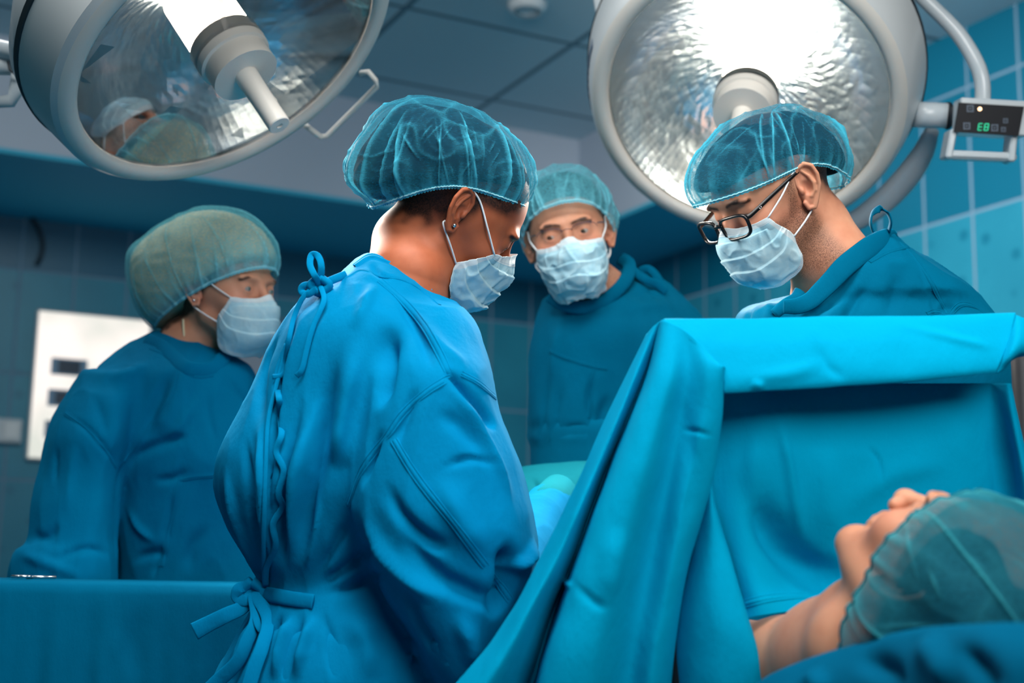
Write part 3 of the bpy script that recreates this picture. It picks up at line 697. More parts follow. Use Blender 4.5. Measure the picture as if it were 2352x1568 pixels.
def cap_mesh(cs, A, B, root, mat, seed=0, nth=420, nr=110, fold=.0045, pleat=26, bell=0.0, swirl=0.0, scallop=0.0, thick=.0005, inset=.012, edge_mat=None, nfolds=26, lift=0.0, crease=1.0):
    """A, B: front and back points (y,z) of the opening; the cap lies on the crown side of that line"""
    H = cs.H; A3 = np.array([0, A[0], A[1]]) - cs.c; B3 = np.array([0, B[0], B[1]]) - cs.c
    e2 = (A3 - B3); e2 /= np.linalg.norm(e2); e1 = np.array([1.0, 0, 0]); nl = np.cross(e1, e2); nl *= np.sign(nl[2]) if abs(nl[2]) > .05 else 1; off = nl @ A3
    th = np.linspace(0, 2 * math.pi, nth, endpoint=False); E = np.outer(np.cos(th), e2) + np.outer(np.sin(th), e1)
    lo = np.full(nth, .05); hi = np.full(nth, 2.9)
    for _ in range(26):
        m = (lo + hi) / 2; d = np.outer(np.ones(nth), nl) * np.cos(m)[:, None] + E * np.sin(m)[:, None]
        g = cs.surf(d) @ nl - off - lift * np.sin(th) ** 2; lo = np.where(g > 0, m, lo); hi = np.where(g > 0, hi, m)
    am = lo; rng = np.random.RandomState(seed)
    T = (np.arange(nr) / (nr - 1.0)); V = []; FO = []
    # long random pleats that start at the elastic and run towards the crown
    folds = [(rng.uniform(0, 2 * math.pi), rng.uniform(.35, .98), rng.uniform(-.5, .5), rng.uniform(.007, .024), rng.uniform(.5, 1.2)) for _ in range(nfolds)]
    cr_ = [(rng.uniform(0, 2 * math.pi), rng.uniform(.3, .95), rng.uniform(-1.6, 1.6), rng.uniform(.05, .22), rng.uniform(.008, .02), rng.uniform(.3, .9)) for _ in range(int(nfolds * 1.6))]
    for j, t in enumerate(T):
        al = am * (1 - (1 - t) * .9999) if j else am * .0
        al = am * t
        d = np.outer(np.ones(nth), nl) * np.cos(al)[:, None] + E * np.sin(al)[:, None]
        p = cs.surf(d); n = d
        q = t   # 0 crown, 1 edge
        ed = max(0.0, (t - .55) / .45)
        f = np.zeros(nth); fo = np.zeros(nth)
        for (a0, t0, sl, w, am_) in folds:
            if t > t0 * .55:
                aa = a0 + sl * (1 - t); dd = (th - aa + math.pi) % (2 * math.pi) - math.pi
                ww = w * (.55 + 1.6 * (1 - t)); s_ = min(1, (t - t0 * .55) * 5) * (1 if t < .93 else .8); g = np.exp(-(dd / ww) ** 2) * am_ * s_; f += g; fo += g
        for (a0, t0, sl, ln, w, am_) in cr_:
            if abs(t - t0) < ln:
                aa = a0 + sl * (t - t0); dd = (th - aa + math.pi) % (2 * math.pi) - math.pi; s_ = 1 - abs(t - t0) / ln; g = np.exp(-(dd / w) ** 2) * am_ * s_; f += g * .6; fo += g * .7
        pl = np.sin(th * pleat + 1.7 * np.sin(th * 3 + seed) + 2.5 * (1 - t)) + .5 * np.sin(th * pleat * 1.63 + seed)
        f2 = ed ** 1.5 * pl * .22
        rip = .35 * np.sin(th * 5 + 3 * t + seed) * math.sin(math.pi * min(1, t * 1.2)) + .3 * np.sin(th * 9 - 7 * t + 2 * seed) * math.sin(math.pi * t)
        r = np.linalg.norm(p, axis=1); disp = fold * (f + f2 + rip) - inset * ed ** 4 * (.9 if t > .6 else 0)
        rn = np.array([noise.noise(Vector(x_ * 21 + seed * 3.3)) for x_ in p]); rg = np.clip(1 - np.abs(rn) * 7, 0, 1) ** 1.5 * math.sin(math.pi * min(1, .12 + t * .9)); rn2 = np.array([noise.noise(Vector(x_ * np.array([40, 40, 22]) + seed * 7.3)) for x_ in p]); rg2 = np.clip(1 - np.abs(rn2) * 9, 0, 1) * .5
        disp = disp + fold * (crease * (.45 * rg + .3 * rg2) + .8 * rn); fo = fo + crease * (.38 * rg + .22 * rg2)
        fo = fo + ed ** 3 * (.35 + .45 * np.clip(pl, 0, 1))
        p = p + n * disp[:, None]
        V.append(p + cs.c); FO.append(fo)
    # rolled elastic edge
    V = np.array(V)
    for g in (1, 2):
        w_ = V[-1] - (nl * (.0022 * g)) + (-E) * (.0010 * g) + nl * (.0005 * np.sin(th * 130 + g))[:, None]; V = np.concatenate([V, w_[None]]); FO.append(np.full(nth, 1.15))
    J = len(V); v = H.w(V.reshape(-1, 3)); i = np.arange(nth)
    f = [(j * nth + a, j * nth + (a + 1) % nth, (j + 1) * nth + (a + 1) % nth, (j + 1) * nth + a) for j in range(J - 1) for a in range(nth)]
    o = link_mesh('cap', v, f, mat, root); set_attr(o, 'fold', np.clip(np.array(FO).ravel(), 0, 1.3))
    # elastic band as a part of the cap
    ring = H.w(V[-2] - nl * .001); mb = MB(); mb.tube(np.vstack([ring, ring[:2]]), .0011, 6, caps=False); mb.build('elastic', edge_mat or mat, o, True)
    return o
def hair_mesh(cs, root, mat, A, B, inset=.007, extra=None, name='hair', lift=0.0):
    """hair bundled inside the cap"""
    H = cs.H; A3 = np.array([0, A[0], A[1]]); B3 = np.array([0, B[0], B[1]]); e2 = (A3 - B3) / np.linalg.norm(A3 - B3); nl = np.cross((1.0, 0, 0), e2); nl *= np.sign(nl[2]) if abs(nl[2]) > .05 else 1; off = nl @ A3
    def fn(p):
        q = H.loc(p).astype(float); d = q - cs.c; k = cs.k(d); r = np.linalg.norm(d, axis=1) / np.maximum(k, .05)
        e = (k - 1) * np.minimum(r, .12) + inset + .0016 * np.sin(q[:, 0] * 260 + 5 * np.sin(q[:, 2] * 60)) * np.sin(q[:, 1] * 40 + 2)
        e = smax(e, (off + lift * np.clip(np.abs(q[:, 0]) / .085, 0, 1) ** 2 - q @ nl), .012)
        return (e * H.s).astype(np.float32)
    c = H.w(cs.c); v, f = polygonize(fn, c - .2, c + .2, .0045); return link_mesh(name, relax(v, f, 2), f, mat, root)
def cap_mat(name, col, col2, a0=.50, a1=.42):
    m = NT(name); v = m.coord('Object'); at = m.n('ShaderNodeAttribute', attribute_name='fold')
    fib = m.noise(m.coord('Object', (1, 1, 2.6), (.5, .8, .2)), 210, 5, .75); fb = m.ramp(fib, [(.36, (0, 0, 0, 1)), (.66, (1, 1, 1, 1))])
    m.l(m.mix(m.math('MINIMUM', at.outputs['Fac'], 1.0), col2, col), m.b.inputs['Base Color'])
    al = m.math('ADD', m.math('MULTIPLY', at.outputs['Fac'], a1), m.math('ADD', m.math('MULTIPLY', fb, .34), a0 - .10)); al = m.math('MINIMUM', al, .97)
    m.b.inputs['Roughness'].default_value = .75; m.b.inputs['Specular IOR Level'].default_value = .12; m.b.inputs['Sheen Weight'].default_value = .25; m.b.inputs['Sheen Tint'].default_value = srgb(150, 225, 245)
    m.l(m.bump(fib, .25, .0012), m.b.inputs['Normal'])
    tl = m.n('ShaderNodeBsdfTranslucent'); tl.inputs[0].default_value = col; mx = m.n('ShaderNodeMixShader'); mx.inputs[0].default_value = .28; m.l(m.b.outputs[0], mx.inputs[1]); m.l(tl.outputs[0], mx.inputs[2])
    tp = m.n('ShaderNodeBsdfTransparent'); m2 = m.n('ShaderNodeMixShader'); m.l(al, m2.inputs[0]); m.l(tp.outputs[0], m2.inputs[1]); m.l(mx.outputs[0], m2.inputs[2]); m.l(m2.outputs[0], m.out.inputs[0])
    return m.m
def mask_mat(name):
    m = NT(name); c = m.n('ShaderNodeTexCoord'); sp = m.n('ShaderNodeSeparateXYZ'); m.l(c.outputs['UV'], sp.inputs[0]); v = m.coord('Object')
    u, w = sp.outputs[0], sp.outputs[1]
    n1 = m.noise(v, 24, 4, .7); base = m.mix(m.ramp(n1, [(.35, (0, 0, 0, 1)), (.68, (1, 1, 1, 1))]), srgb(176, 226, 242), srgb(210, 240, 248))
    side = m.math('MAXIMUM', m.math('GREATER_THAN', u, .945), m.math('LESS_THAN', u, .055)); top = m.math('LESS_THAN', w, .11); bot = m.math('GREATER_THAN', w, .935)
    edge = m.math('MAXIMUM', m.math('MAXIMUM', side, top), bot)
    base = m.mix(m.math('MULTIPLY', edge, .75), base, srgb(240, 246, 248))
    # stitched dots along the bands
    def dots(a, per, b, lo, hi):
        f = m.math('FRACT', m.math('MULTIPLY', a, per)); s = m.math('GREATER_THAN', f, .5); return m.math('MULTIPLY', s, m.math('MULTIPLY', m.math('GREATER_THAN', b, lo), m.math('LESS_THAN', b, hi)))
    dt = m.math('MAXIMUM', m.math('MAXIMUM', dots(u, 90, w, .085, .095), dots(u, 90, w, .112, .122)), m.math('MAXIMUM', dots(u, 90, w, .945, .955), dots(u, 90, w, .968, .978)))
    base = m.mix(m.math('MULTIPLY', dt, .55), base, srgb(90, 165, 200)); m.l(base, m.b.inputs['Base Color']); m.b.inputs['Roughness'].default_value = .7; m.b.inputs['Specular IOR Level'].default_value = .25
    m.l(m.bump(m.noise(v, 300, 4, .7), .25, .0012, m.bump(m.noise(v, 42, 3), .35, .004)), m.b.inputs['Normal'])
    tl = m.n('ShaderNodeBsdfTranslucent'); m.l(base, tl.inputs[0]); mx = m.n('ShaderNodeMixShader'); mx.inputs[0].default_value = .25; m.l(m.b.outputs[0], mx.inputs[1]); m.l(tl.outputs[0], mx.inputs[2]); m.l(mx.outputs[0], m.out.inputs[0])
    return m.m
MASK_ROWS = [
    [(0, .1105, -.010), (.022, .0985, -.019), (.046, .084, -.021), (.0625, .070, -.020)],
    [(0, .1255, -.038), (.030, .108, -.041), (.055, .078, -.040), (.066, .062, -.034)],
    [(0, .1235, -.068), (.034, .104, -.072), (.058, .070, -.064), (.067, .052, -.046)],
    [(0, .1150, -.098), (.034, .094, -.104), (.057, .056, -.090), (.066, .044, -.056)],
    [(0, .0820, -.127), (.030, .066, -.130), (.050, .036, -.114), (.063, .038, -.064)]]
def mask_mesh(H, root, mat, sdf, rows=MASK_ROWS, pleat=.0030, seed=1, crumple=.0018, strap_mat=None, straps=None, nu=121, nv=90, npl=3, sides=(1, -1)):
    R = []
    for r in rows:
        r = np.array(r, float); full = np.vstack([r[:0:-1] * [-1, 1, 1], r]); R.append(cr(full, nu))
    R = np.stack(R); G = np.stack([cr(R[:, i], nv) for i in range(nu)], 1)       # nv x nu x 3
    gu = np.gradient(G, axis=1); gv = np.gradient(G, axis=0); N = np.cross(gu, gv); N /= np.linalg.norm(N, axis=2)[:, :, None]
    cen = np.array([0, .03, -.06]); s = np.sign(((G - cen) * N).sum(2)); N *= s[:, :, None]
    t = np.linspace(0, 1, nv)[:, None] * np.ones((1, nu)); u = np.linspace(-1, 1, nu)[None] * np.ones((nv, 1))
    ph = np.clip((t - .2) / .62, 0, 1) * npl; saw = (ph % 1.0); saw = np.where((ph > 0) & (ph < npl), saw, 0); D_ = pleat * (1 - saw) * ((ph > 0) & (ph < npl)) * (1 - np.abs(u) ** 3 * .55)
    X = G.reshape(-1, 3); nz = np.array([noise.noise(Vector(p * 38 + seed * 9.1)) + .5 * noise.noise(Vector(p * 85 + seed * 5.3)) for p in X]).reshape(nv, nu)
    rd = np.array([(1 - abs(noise.noise(Vector(p * np.array([44, 44, 26]) + seed * 3.7)))) ** 6 for p in X]).reshape(nv, nu)
    D_ += crumple * nz + crumple * 1.1 * (rd - .4)
    G = G + N * D_[:, :, None]
    W = H.w(G.reshape(-1, 3))
    for _ in range(3):      # rest on the face, never inside it
        p = W.astype(np.float32); d = sdf(p); b = d < .0022
        if b.any():
            pb = p[b]; g = np.stack([sdf(pb + np.eye(3, dtype=np.float32)[i] * .001) - sdf(pb - np.eye(3, dtype=np.float32)[i] * .001) for i in range(3)], 1); g /= np.linalg.norm(g, axis=1)[:, None] + 1e-9
            W[b] += g * (.0024 - d[b])[:, None]
    q = [(i * nu + j, i * nu + j + 1, (i + 1) * nu + j + 1, (i + 1) * nu + j) for i in range(nv - 1) for j in range(nu - 1)]
    o = link_mesh('face_mask', W, q, mat, root); uv = o.data.uv_layers.new(name='UVMap'); li = np.empty(len(o.data.loops), np.int32); o.data.loops.foreach_get('vertex_index', li)
    uvv = np.stack([(u.ravel() + 1) / 2, t.ravel()], 1)[li]; uv.data.foreach_set('uv', uvv.ravel().astype(np.float32)); solid(o, .0007, 1.0)
    Wg = W.reshape(nv, nu, 3)
    for sd in sides:
        col = nu - 2 if sd > 0 else 1
        T, B = Wg[2, col], Wg[nv - 3, col]
        e1, e2 = H.w((sd * .0765, .0045, .022)), H.w((sd * .0745, -.012, -.036))
        if straps and sd in straps: e1, e2 = H.w(straps[sd][0]), H.w(straps[sd][1])
        for a, b, hook in ((T, e1, (sd * .082, -.020, .026)), (B, e2, (sd * .0725, -.013, -.030))):
            m_ = (a + b) / 2 + H.R[0] * sd * .004; MB().tube(cr([a, m_, b, H.w(hook)], 18), .0014, 8).build('ear_loop', strap_mat, o, True)
    return o
# ------------------------------------------------------------------ the people
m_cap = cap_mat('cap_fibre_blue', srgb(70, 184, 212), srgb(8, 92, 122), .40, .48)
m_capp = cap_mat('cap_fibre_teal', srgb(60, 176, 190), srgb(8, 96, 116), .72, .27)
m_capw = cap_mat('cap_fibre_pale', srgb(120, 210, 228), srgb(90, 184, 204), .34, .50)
m_el = plain('cap_elastic', srgb(150, 216, 228), .7)
m_mask = mask_mat('mask_fabric'); m_strap = plain('mask_elastic', srgb(232, 238, 242), .7)
m_hd = plain('dark_hair', srgb(24, 18, 18), .9, spec=.08); m_hbl = NT('blond_hair'); vv = m_hbl.coord('Object', (1, 1, .25)); m_hbl.l(m_hbl.mix(m_hbl.noise(vv, 90, 4), srgb(206, 188, 146), srgb(250, 238, 206)), m_hbl.b.inputs['Base Color']); m_hbl.b.inputs['Roughness'].default_value = .75; m_hbl.b.inputs['Specular IOR Level'].default_value = .15
sk_dark = skin_mat('skin_brown', srgb(186, 106, 72), srgb(164, 88, 58), srgb(26, 18, 16), srgb(150, 80, 60))
sk_fair = skin_mat('skin_fair', srgb(212, 154, 124), srgb(198, 134, 106), srgb(64, 42, 32), srgb(214, 140, 120))
sk_oliv = skin_mat('skin_light_olive', srgb(206, 148, 118), srgb(190, 128, 100), srgb(36, 26, 24), srgb(208, 128, 104))
m_eyew = plain('eye_white', srgb(150, 142, 136), .3); m_iris = plain('iris', srgb(70, 58, 44), .1); m_irisg = plain('iris_grey', srgb(96, 120, 120), .1); m_pup = plain('pupil', srgb(6, 6, 6), .05)
m_stud = plain('earring_metal', srgb(235, 238, 240), .12, 1.0)
def hplane(A, B, edge=.004, front=.078, wob=.004):
    A3, B3 = np.array(A), np.array(B); e = (A3 - B3) / np.linalg.norm(A3 - B3); n = np.array([-e[1], e[0]])
    def fn(l):
        d = (l[:, 1:3] - A3) @ n; w = np.array([noise.noise(Vector((p[0] * 60, p[1] * 60, p[2] * 60))) for p in l]) * wob
        return sstep(d + w, -edge, edge) * (1 - sstep(l[:, 1] + w, front - .022, front + .002))
    return fn
# ---- woman in the middle, back half turned
pW = thing('person', P(900, 1300, 1.80) * [1, 1, 0], 'person in a blue surgical gown seen from behind at the centre, head bowed', 'person', 'surgical team in caps and masks')
HW = Head(D(.745, -.62, .24), D(.63, .77, 0), (.076, -.005, -.010), P(1055, 490, 1.80), .985)
bodyW, sdfW = person_body(HW, pW, sk_dark, [(HW.w((0, -.018, -.045)), .050), (HW.w((0, -.022, -.085)), .048), (P(938, 630, 1.84), .054), (P(905, 730, 1.84), .080)], h=.0019, lid=(.0022, -.0055, .3), earargs=dict(flare=24, tilt=8),
    hairfn=lambda l: np.maximum(hplane((.086, .050), (-.10, -.098), .013, .074, .014)(l) * np.maximum(1 - sstep(l[:, 1], .006, .022), sstep(l[:, 2] - .25 * (l[:, 1] - .02), .012, .030)), sstep(l[:, 2], .082, .095)))
eyes(HW, pW, [m_eyew, m_iris, m_pup], (0, .9, -.45), (1,))
MB().lathe(ear_point(HW, 1, (.003, -.021, .0062), 24, 8), HW.R[0], [(.0, -.0032), (.0022, -.0022), (.0032, 0), (.0022, .0022), (.0, .0032)], 16).build('earring', m_stud, pW, True)
csW = CapShape(HW, (-.045, .02), [(-.146, -.078), (-.162, -.051), (-.170, -.003), (-.167, .050), (-.151, .075), (-.123, .095), (-.091, .113), (-.050, .124), (-.003, .128), (.036, .116), (.063, .098), (.078, .068), (.08, .02), (.04, -.06), (-.04, -.08), (-.111, -.082)], .094)
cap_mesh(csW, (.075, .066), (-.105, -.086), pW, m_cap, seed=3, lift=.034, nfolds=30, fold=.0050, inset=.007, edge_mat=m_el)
hair_mesh(csW, pW, m_hd, (.075, .074), (-.105, -.074), inset=.0095, lift=.036)
rowsW = [list(r) for r in MASK_ROWS]; rowsW[0] = [(0, .1105, .004), (.022, .1005, -.006), (.045, .087, -.015), (.0625, .071, -.020)]; rowsW[1] = [(0, .1255, -.034), (.030, .108, -.038), (.055, .078, -.040), (.066, .062, -.034)]
mask_mesh(HW, pW, m_mask, sdfW, rowsW, seed=2, strap_mat=m_strap, crumple=.0026, pleat=.004)
# ---- man in black glasses
pM = thing('person', P(1900, 1300, 2.05) * [1, 1, 0], 'person in a teal surgical gown and black rectangular glasses bowing his head behind the drape', 'person', 'surgical team in caps and masks')
HM = Head(D(-.80, -.46, -.42), D(-.40, .87, -.15), (-.076, -.005, -.010), P(1850, 436, 1.95), .97)
def stubM(l):
    x = np.abs(l[:, 0]); s = sstep(-l[:, 2], .018, .045) * sstep(l[:, 1], -.030, -.006); sb = (x > .055) * sstep(l[:, 1], .004, .014) * (1 - sstep(l[:, 1], .022, .034)) * sstep(-l[:, 2], -.055, -.03)
    return np.clip(s * .95 + sb * 1.0, 0, 1) * sstep(l[:, 2], -.15, -.12)
def hairM(l):
    return np.maximum(np.maximum(hplane((.10, .075), (-.02, .02), .006, .055, .006)(l) * (l[:, 1] > -.0), sstep(l[:, 2], .066, .080)), hplane((-.01, .02), (-.12, -.085), .010, -.026, .012)(l))
bodyM, sdfM = person_body(HM, pM, sk_oliv, [(HM.w((0, -.030, -.045)), .060), (HM.w((0, -.042, -.085)), .059), (P(1912, 606, 2.02), .058), (P(1930, 740, 2.07), .085)], h=.0019, lid=(.0022, -.0060), earargs=dict(flare=32, tilt=4, sc=1.08), hairfn=hairM, stubfn=stubM, brow=.0046)
eyes(HM, pM, [m_eyew, m_iris, m_pup], (0, .9, -.45))
csM = CapShape(HM, (-.03, .02), [(.137, .056), (.11, .09), (.06, .115), (-.006, .126), (-.047, .123), (-.115, .092), (-.148, .044), (-.152, -.02), (-.14, -.053), (-.10, -.07), (.0, -.09), (.1, -.02), (.135, .03)], .092)
csM.rg *= 1.0
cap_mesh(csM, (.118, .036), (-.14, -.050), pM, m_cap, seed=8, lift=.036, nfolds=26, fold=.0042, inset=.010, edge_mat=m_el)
hair_mesh(csM, pM, m_hd, (.118, .052), (-.14, -.030), inset=.011, lift=.038)
mask_mesh(HM, pM, m_mask, sdfM, seed=5, strap_mat=m_strap)
# ---- blond woman on the left
pB = thing('person', P(400, 1300, 2.5) * [1, 1, 0], 'person with blond hair under a pale cap, in a blue surgical gown on the left', 'person', 'surgical team in caps and masks')
HB = Head(D(.86, 0, -.5), D(-.05, 1, .1), (.076, -.005, -.010), P(450, 670, 2.42), .97)
bodyB, sdfB = person_body(HB, pB, sk_fair, [(HB.w((0, -.030, -.045)), .050), (HB.w((0, -.045, -.085)), .047), (P(430, 790, 2.50), .050), (P(415, 900, 2.52), .085)], h=.0022, lid=(.0044, -.0022, .0), earargs=dict(flare=14, tilt=6, sc=.95), brow=.0034,
    hairfn=lambda l: hplane((.11, .06), (-.10, -.09), .006, .055, .008)(l))
eyes(HB, pB, [m_eyew, m_irisg, m_pup], (-.35, .93, 0))
MB().lathe(ear_point(HB, 1, (.003, -.021, .0062), 14, 6, sc=.95), HB.R[0], [(.0, -.0026), (.0018, -.0018), (.0026, 0), (.0018, .0018), (.0, .0026)], 12).build('earring', m_stud, pB, True)
csB = CapShape(HB, (-.06, .03), [(.112, .061), (.096, .099), (.06, .134), (.004, .156), (-.053, .163), (-.121, .146), (-.19, .115), (-.236, .081), (-.238, .046), (-.223, -.008), (-.191, -.061), (-.164, -.085), (-.08, -.09), (.02, -.06), (.1, .0), (.108, .03)], .101)
cap_mesh(csB, (.100, .040), (-.150, -.080), pB, m_capw, seed=12, crease=.45, nfolds=20, fold=.0036, inset=.006, edge_mat=m_el)
hair_mesh(csB, pB, m_hbl.m, (.095, .060), (-.150, -.075), inset=.006)
MB().tube(cr([HB.w((.060, -.050, -.060)), HB.w((.062, -.045, -.085)), HB.w((.055, -.045, -.115)), HB.w((.052, -.05, -.15))], 14), .0022, 6).build('hair_strand', m_hbl.m, pB, True)
mask_mesh(HB, pB, m_mask, sdfB, seed=7, strap_mat=m_strap, crumple=.0008, sides=(1,))
# ---- man at the back in thin glasses
pR = thing('person', P(1330, 1200, 2.65) * [1, 1, 0], 'person in thin rimless glasses facing the camera in the back row', 'person', 'surgical team in caps and masks')
HR = Head(D(-.07, -.02, -1), D(-.2, .97, -.1), (0, .085, 0), P(1303, 535, 2.50), 1.0)
def stubR(l): return sstep(-l[:, 2], .015, .04) * sstep(l[:, 1], -.030, -.006) * .8
bodyR, sdfR = person_body(HR, pR, sk_oliv, [(HR.w((0, -.030, -.045)), .058), (HR.w((0, -.042, -.085)), .057), (P(1372, 680, 2.62), .060), (P(1400, 780, 2.66), .085)], h=.0024, lid=(.0040, -.003), earargs=dict(flare=30, tilt=0, h=.0012), brow=.0046, stubfn=stubR,
    hairfn=lambda l: np.maximum(hplane((.10, .075), (.0, -.01), .008, .060, .004)(l) * (np.abs(l[:, 0]) > .05), sstep(l[:, 2], .080, .092)))
eyes(HR, pR, [m_eyew, m_iris, m_pup], (.35, .9, -.25))
csR = CapShape(HR, (-.03, .02), [(.112, .065), (.09, .10), (.05, .125), (-.02, .140), (-.09, .125), (-.14, .08), (-.155, .02), (-.14, -.04), (-.08, -.08), (0, -.08), (.09, -.02), (.11, .03)], .100)
cap_mesh(csR, (.098, .056), (-.13, -.070), pR, m_capw, seed=21, nfolds=22, fold=.0042, inset=.008, edge_mat=m_el)
hair_mesh(csR, pR, m_hd, (.10, .085), (-.13, -.060), inset=.014)
mask_mesh(HR, pR, m_mask, sdfR, seed=9, strap_mat=m_strap, crumple=.003)
# ---- patient
pP = thing('person', P(1700, 1560, 1.45), 'person lying on the operating table asleep, head in a dark teal cap, face turned up', 'person')
HP = Head(D(.02, .88, .47), D(.70, .2, -.72), (0, .115, -.037), P(2073, 1134, 1.33), .96)
def shoulders(p, d):
    d2 = Chain(p, [P(1975, 1430, 1.36), P(1890, 1482, 1.42), P(1800, 1516, 1.505), P(1700, 1550, 1.57), P(1560, 1570, 1.60)], [.046, .042, .043, .058, .065], .03)
    d2 = smin(d2, Chain(p, [P(1800, 1600, 1.53), P(1740, 1680, 1.56)], [.050, .060]), .04)
    return smin(d, d2, .03)
bodyP, sdfP = person_body(HP, pP, sk_oliv, [(HP.w((0, -.030, -.045)), .055), (HP.w((0, -.04, -.10)), .054), (P(1830, 1600, 1.52), .05), (P(1640, 1720, 1.62), .06)], closed=True, h=.0023, extra=shoulders, earargs=dict(h=.0012))
csP = CapShape(HP, (-.03, .01), [(.099, .003), (.098, .03), (.090, .058), (.072, .088), (.044, .114), (-.01, .130), (-.07, .130), (-.12, .09), (-.15, .03), (-.15, -.04), (-.13, -.10), (-.05, -.11), (.03, -.07), (.09, -.02)], .108)
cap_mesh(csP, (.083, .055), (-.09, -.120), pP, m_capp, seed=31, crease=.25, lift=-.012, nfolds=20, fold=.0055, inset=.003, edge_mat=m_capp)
hair_mesh(csP, pP, m_hd, (.082, .066), (-.10, -.10), inset=.020)

# ------------------------------------------------------------------ glasses
m_frame_b = plain('glasses_black', srgb(8, 8, 12), .32); m_wire = plain('glasses_wire', srgb(70, 66, 88), .25, .8)
m_ln = NT('spectacle_lens'); t_ = m_ln.n('ShaderNodeBsdfTransparent'); g_ = m_ln.n('ShaderNodeBsdfGlossy'); g_.inputs['Roughness'].default_value = .02; x_ = m_ln.n('ShaderNodeMixShader'); x_.inputs[0].default_value = .05; m_ln.l(t_.outputs[0], x_.inputs[1]); m_ln.l(g_.outputs[0], x_.inputs[2]); m_ln.l(x_.outputs[0], m_ln.out.inputs[0])
def lens_outline(cx, cy, cz, w, h, ex, wrap, n=56, tilt=0.0, sgn=1, taper=0.0):
    o = []
    for i in range(n):
        a = 2 * math.pi * i / n; c_, s_ = math.cos(a), math.sin(a); x = math.copysign(abs(c_) ** (2 / ex), c_) * w / 2; z = math.copysign(abs(s_) ** (2 / ex), s_) * h / 2
        x *= 1 + taper * z / h; o.append((sgn * (cx + x), cy - wrap * (x + w / 2) ** 2 * 6 + tilt * z, cz + z))
    return o
def glasses(H, root, label, frame_mat, rim, cx, cy, cz, w, h, ex, wrap, tilt, full=True, ear=(.0775, -.002, .020), taper=.12, temple=.0032):
    g = bpy.data.objects.new('glasses', None); SC.collection.objects.link(g); g.location = Vector(H.w((0, cy, cz))); g.parent = root; g.matrix_parent_inverse = root.matrix_basis.inverted(); g['label'] = label
    bpy.context.view_layer.update()
    def kid(mb, name, mat, smooth=True):
        o = mb.build(name, mat, None, smooth); o.parent = g; o.matrix_parent_inverse = g.matrix_world.inverted(); return o
    for s in (1, -1):
        ol = lens_outline(cx, cy, cz, w, h, ex, wrap, tilt=tilt, sgn=s, taper=taper); pts = H.w(np.array(ol)); n = len(ol)
        if full:
            mb = MB(); p2 = np.vstack([pts, pts[:2]]); mb.tube(p2, rim, 8, caps=False, flat=1.25, up=H.R[1]); kid(mb, 'rim', frame_mat)
        else:
            k = [i for i in range(n) if ol[i][2] > cz + .002]; k = sorted(k, key=lambda i: ol[i][0]); kid(MB().tube(pts[k], rim, 8), 'rim', frame_mat)
        mb = MB(); c_ = H.w((s * cx, cy - wrap * (w / 2) ** 2 * 6, cz)); mb.v = [tuple(q_) for q_ in pts] + [tuple(c_)]; mb.f = [(i, (i + 1) % n, n) for i in range(n)]; mb.m = [0] * n; kid(mb, 'lens', m_ln.m)
        out = H.w((s * (cx + w / 2 + .0015), cy - wrap * w * w * 6 + tilt * h * .3 - .001, cz + h * .30)); e = H.w((s * ear[0], ear[1], ear[2])); e2 = H.w((s * (ear[0] - .004), ear[1] - .016, ear[2] - .002)); mid = (out + e) / 2 + H.R[0] * s * .002
        hg = H.w((s * (cx + w / 2 + .004), cy - wrap * w * w * 6 - .010, cz + h * .32))
        kid(MB().tube(cr([out, hg, mid, e, e2], 24), cr([temple * 1.15, temple * 1.1, temple, temple * .9, temple * .7], 24)[:, 0], 10, flat=.45, up=H.R[0]), 'temple', frame_mat)
    a, b = H.w((-(cx - w / 2) - .001, cy, cz + h * .18)), H.w(((cx - w / 2) + .001, cy, cz + h * .18)); m_ = H.w((0, cy + .004, cz + h * .26))
    kid(MB().tube(cr([a, m_, b], 12), rim * 1.2, 8), 'bridge', frame_mat)
    return g, kid
gM_, kidM = glasses(HM, pM, 'glossy black rectangular glasses frame', m_frame_b, .0024, .0345, .114, -.014, .053, .035, 3.6, .55, .05)
em = MB(); c0 = HM.w((-.0705, .082, .0000)); nx = -HM.R[0]; ay = (HM.w((-.0775, -.002, .020)) - c0); ay /= np.linalg.norm(ay); az = np.cross(nx, ay); s_ = -1 if az @ HM.R[2] < 0 else 1; az = az * s_
for sg in (-1, 1):
    for k_ in range(2):
        b0 = c0 + nx * .0022 + az * (.0014 - k_ * .0013) + ay * sg * (.0022 - k_ * .0008); b1 = c0 + nx * .0022 + az * (-.0014 - k_ * .0002); em.tube([b0, b1], .00045, 6)
kidM(em, 'emblem', m_stud)
glasses(HR, pR, 'thin grey wire glasses with oval lenses', m_wire, .0006, .0335, .106, -.001, .048, .026, 2.4, .4, 0, full=False, ear=(.0775, -.002, .012), temple=.0011)
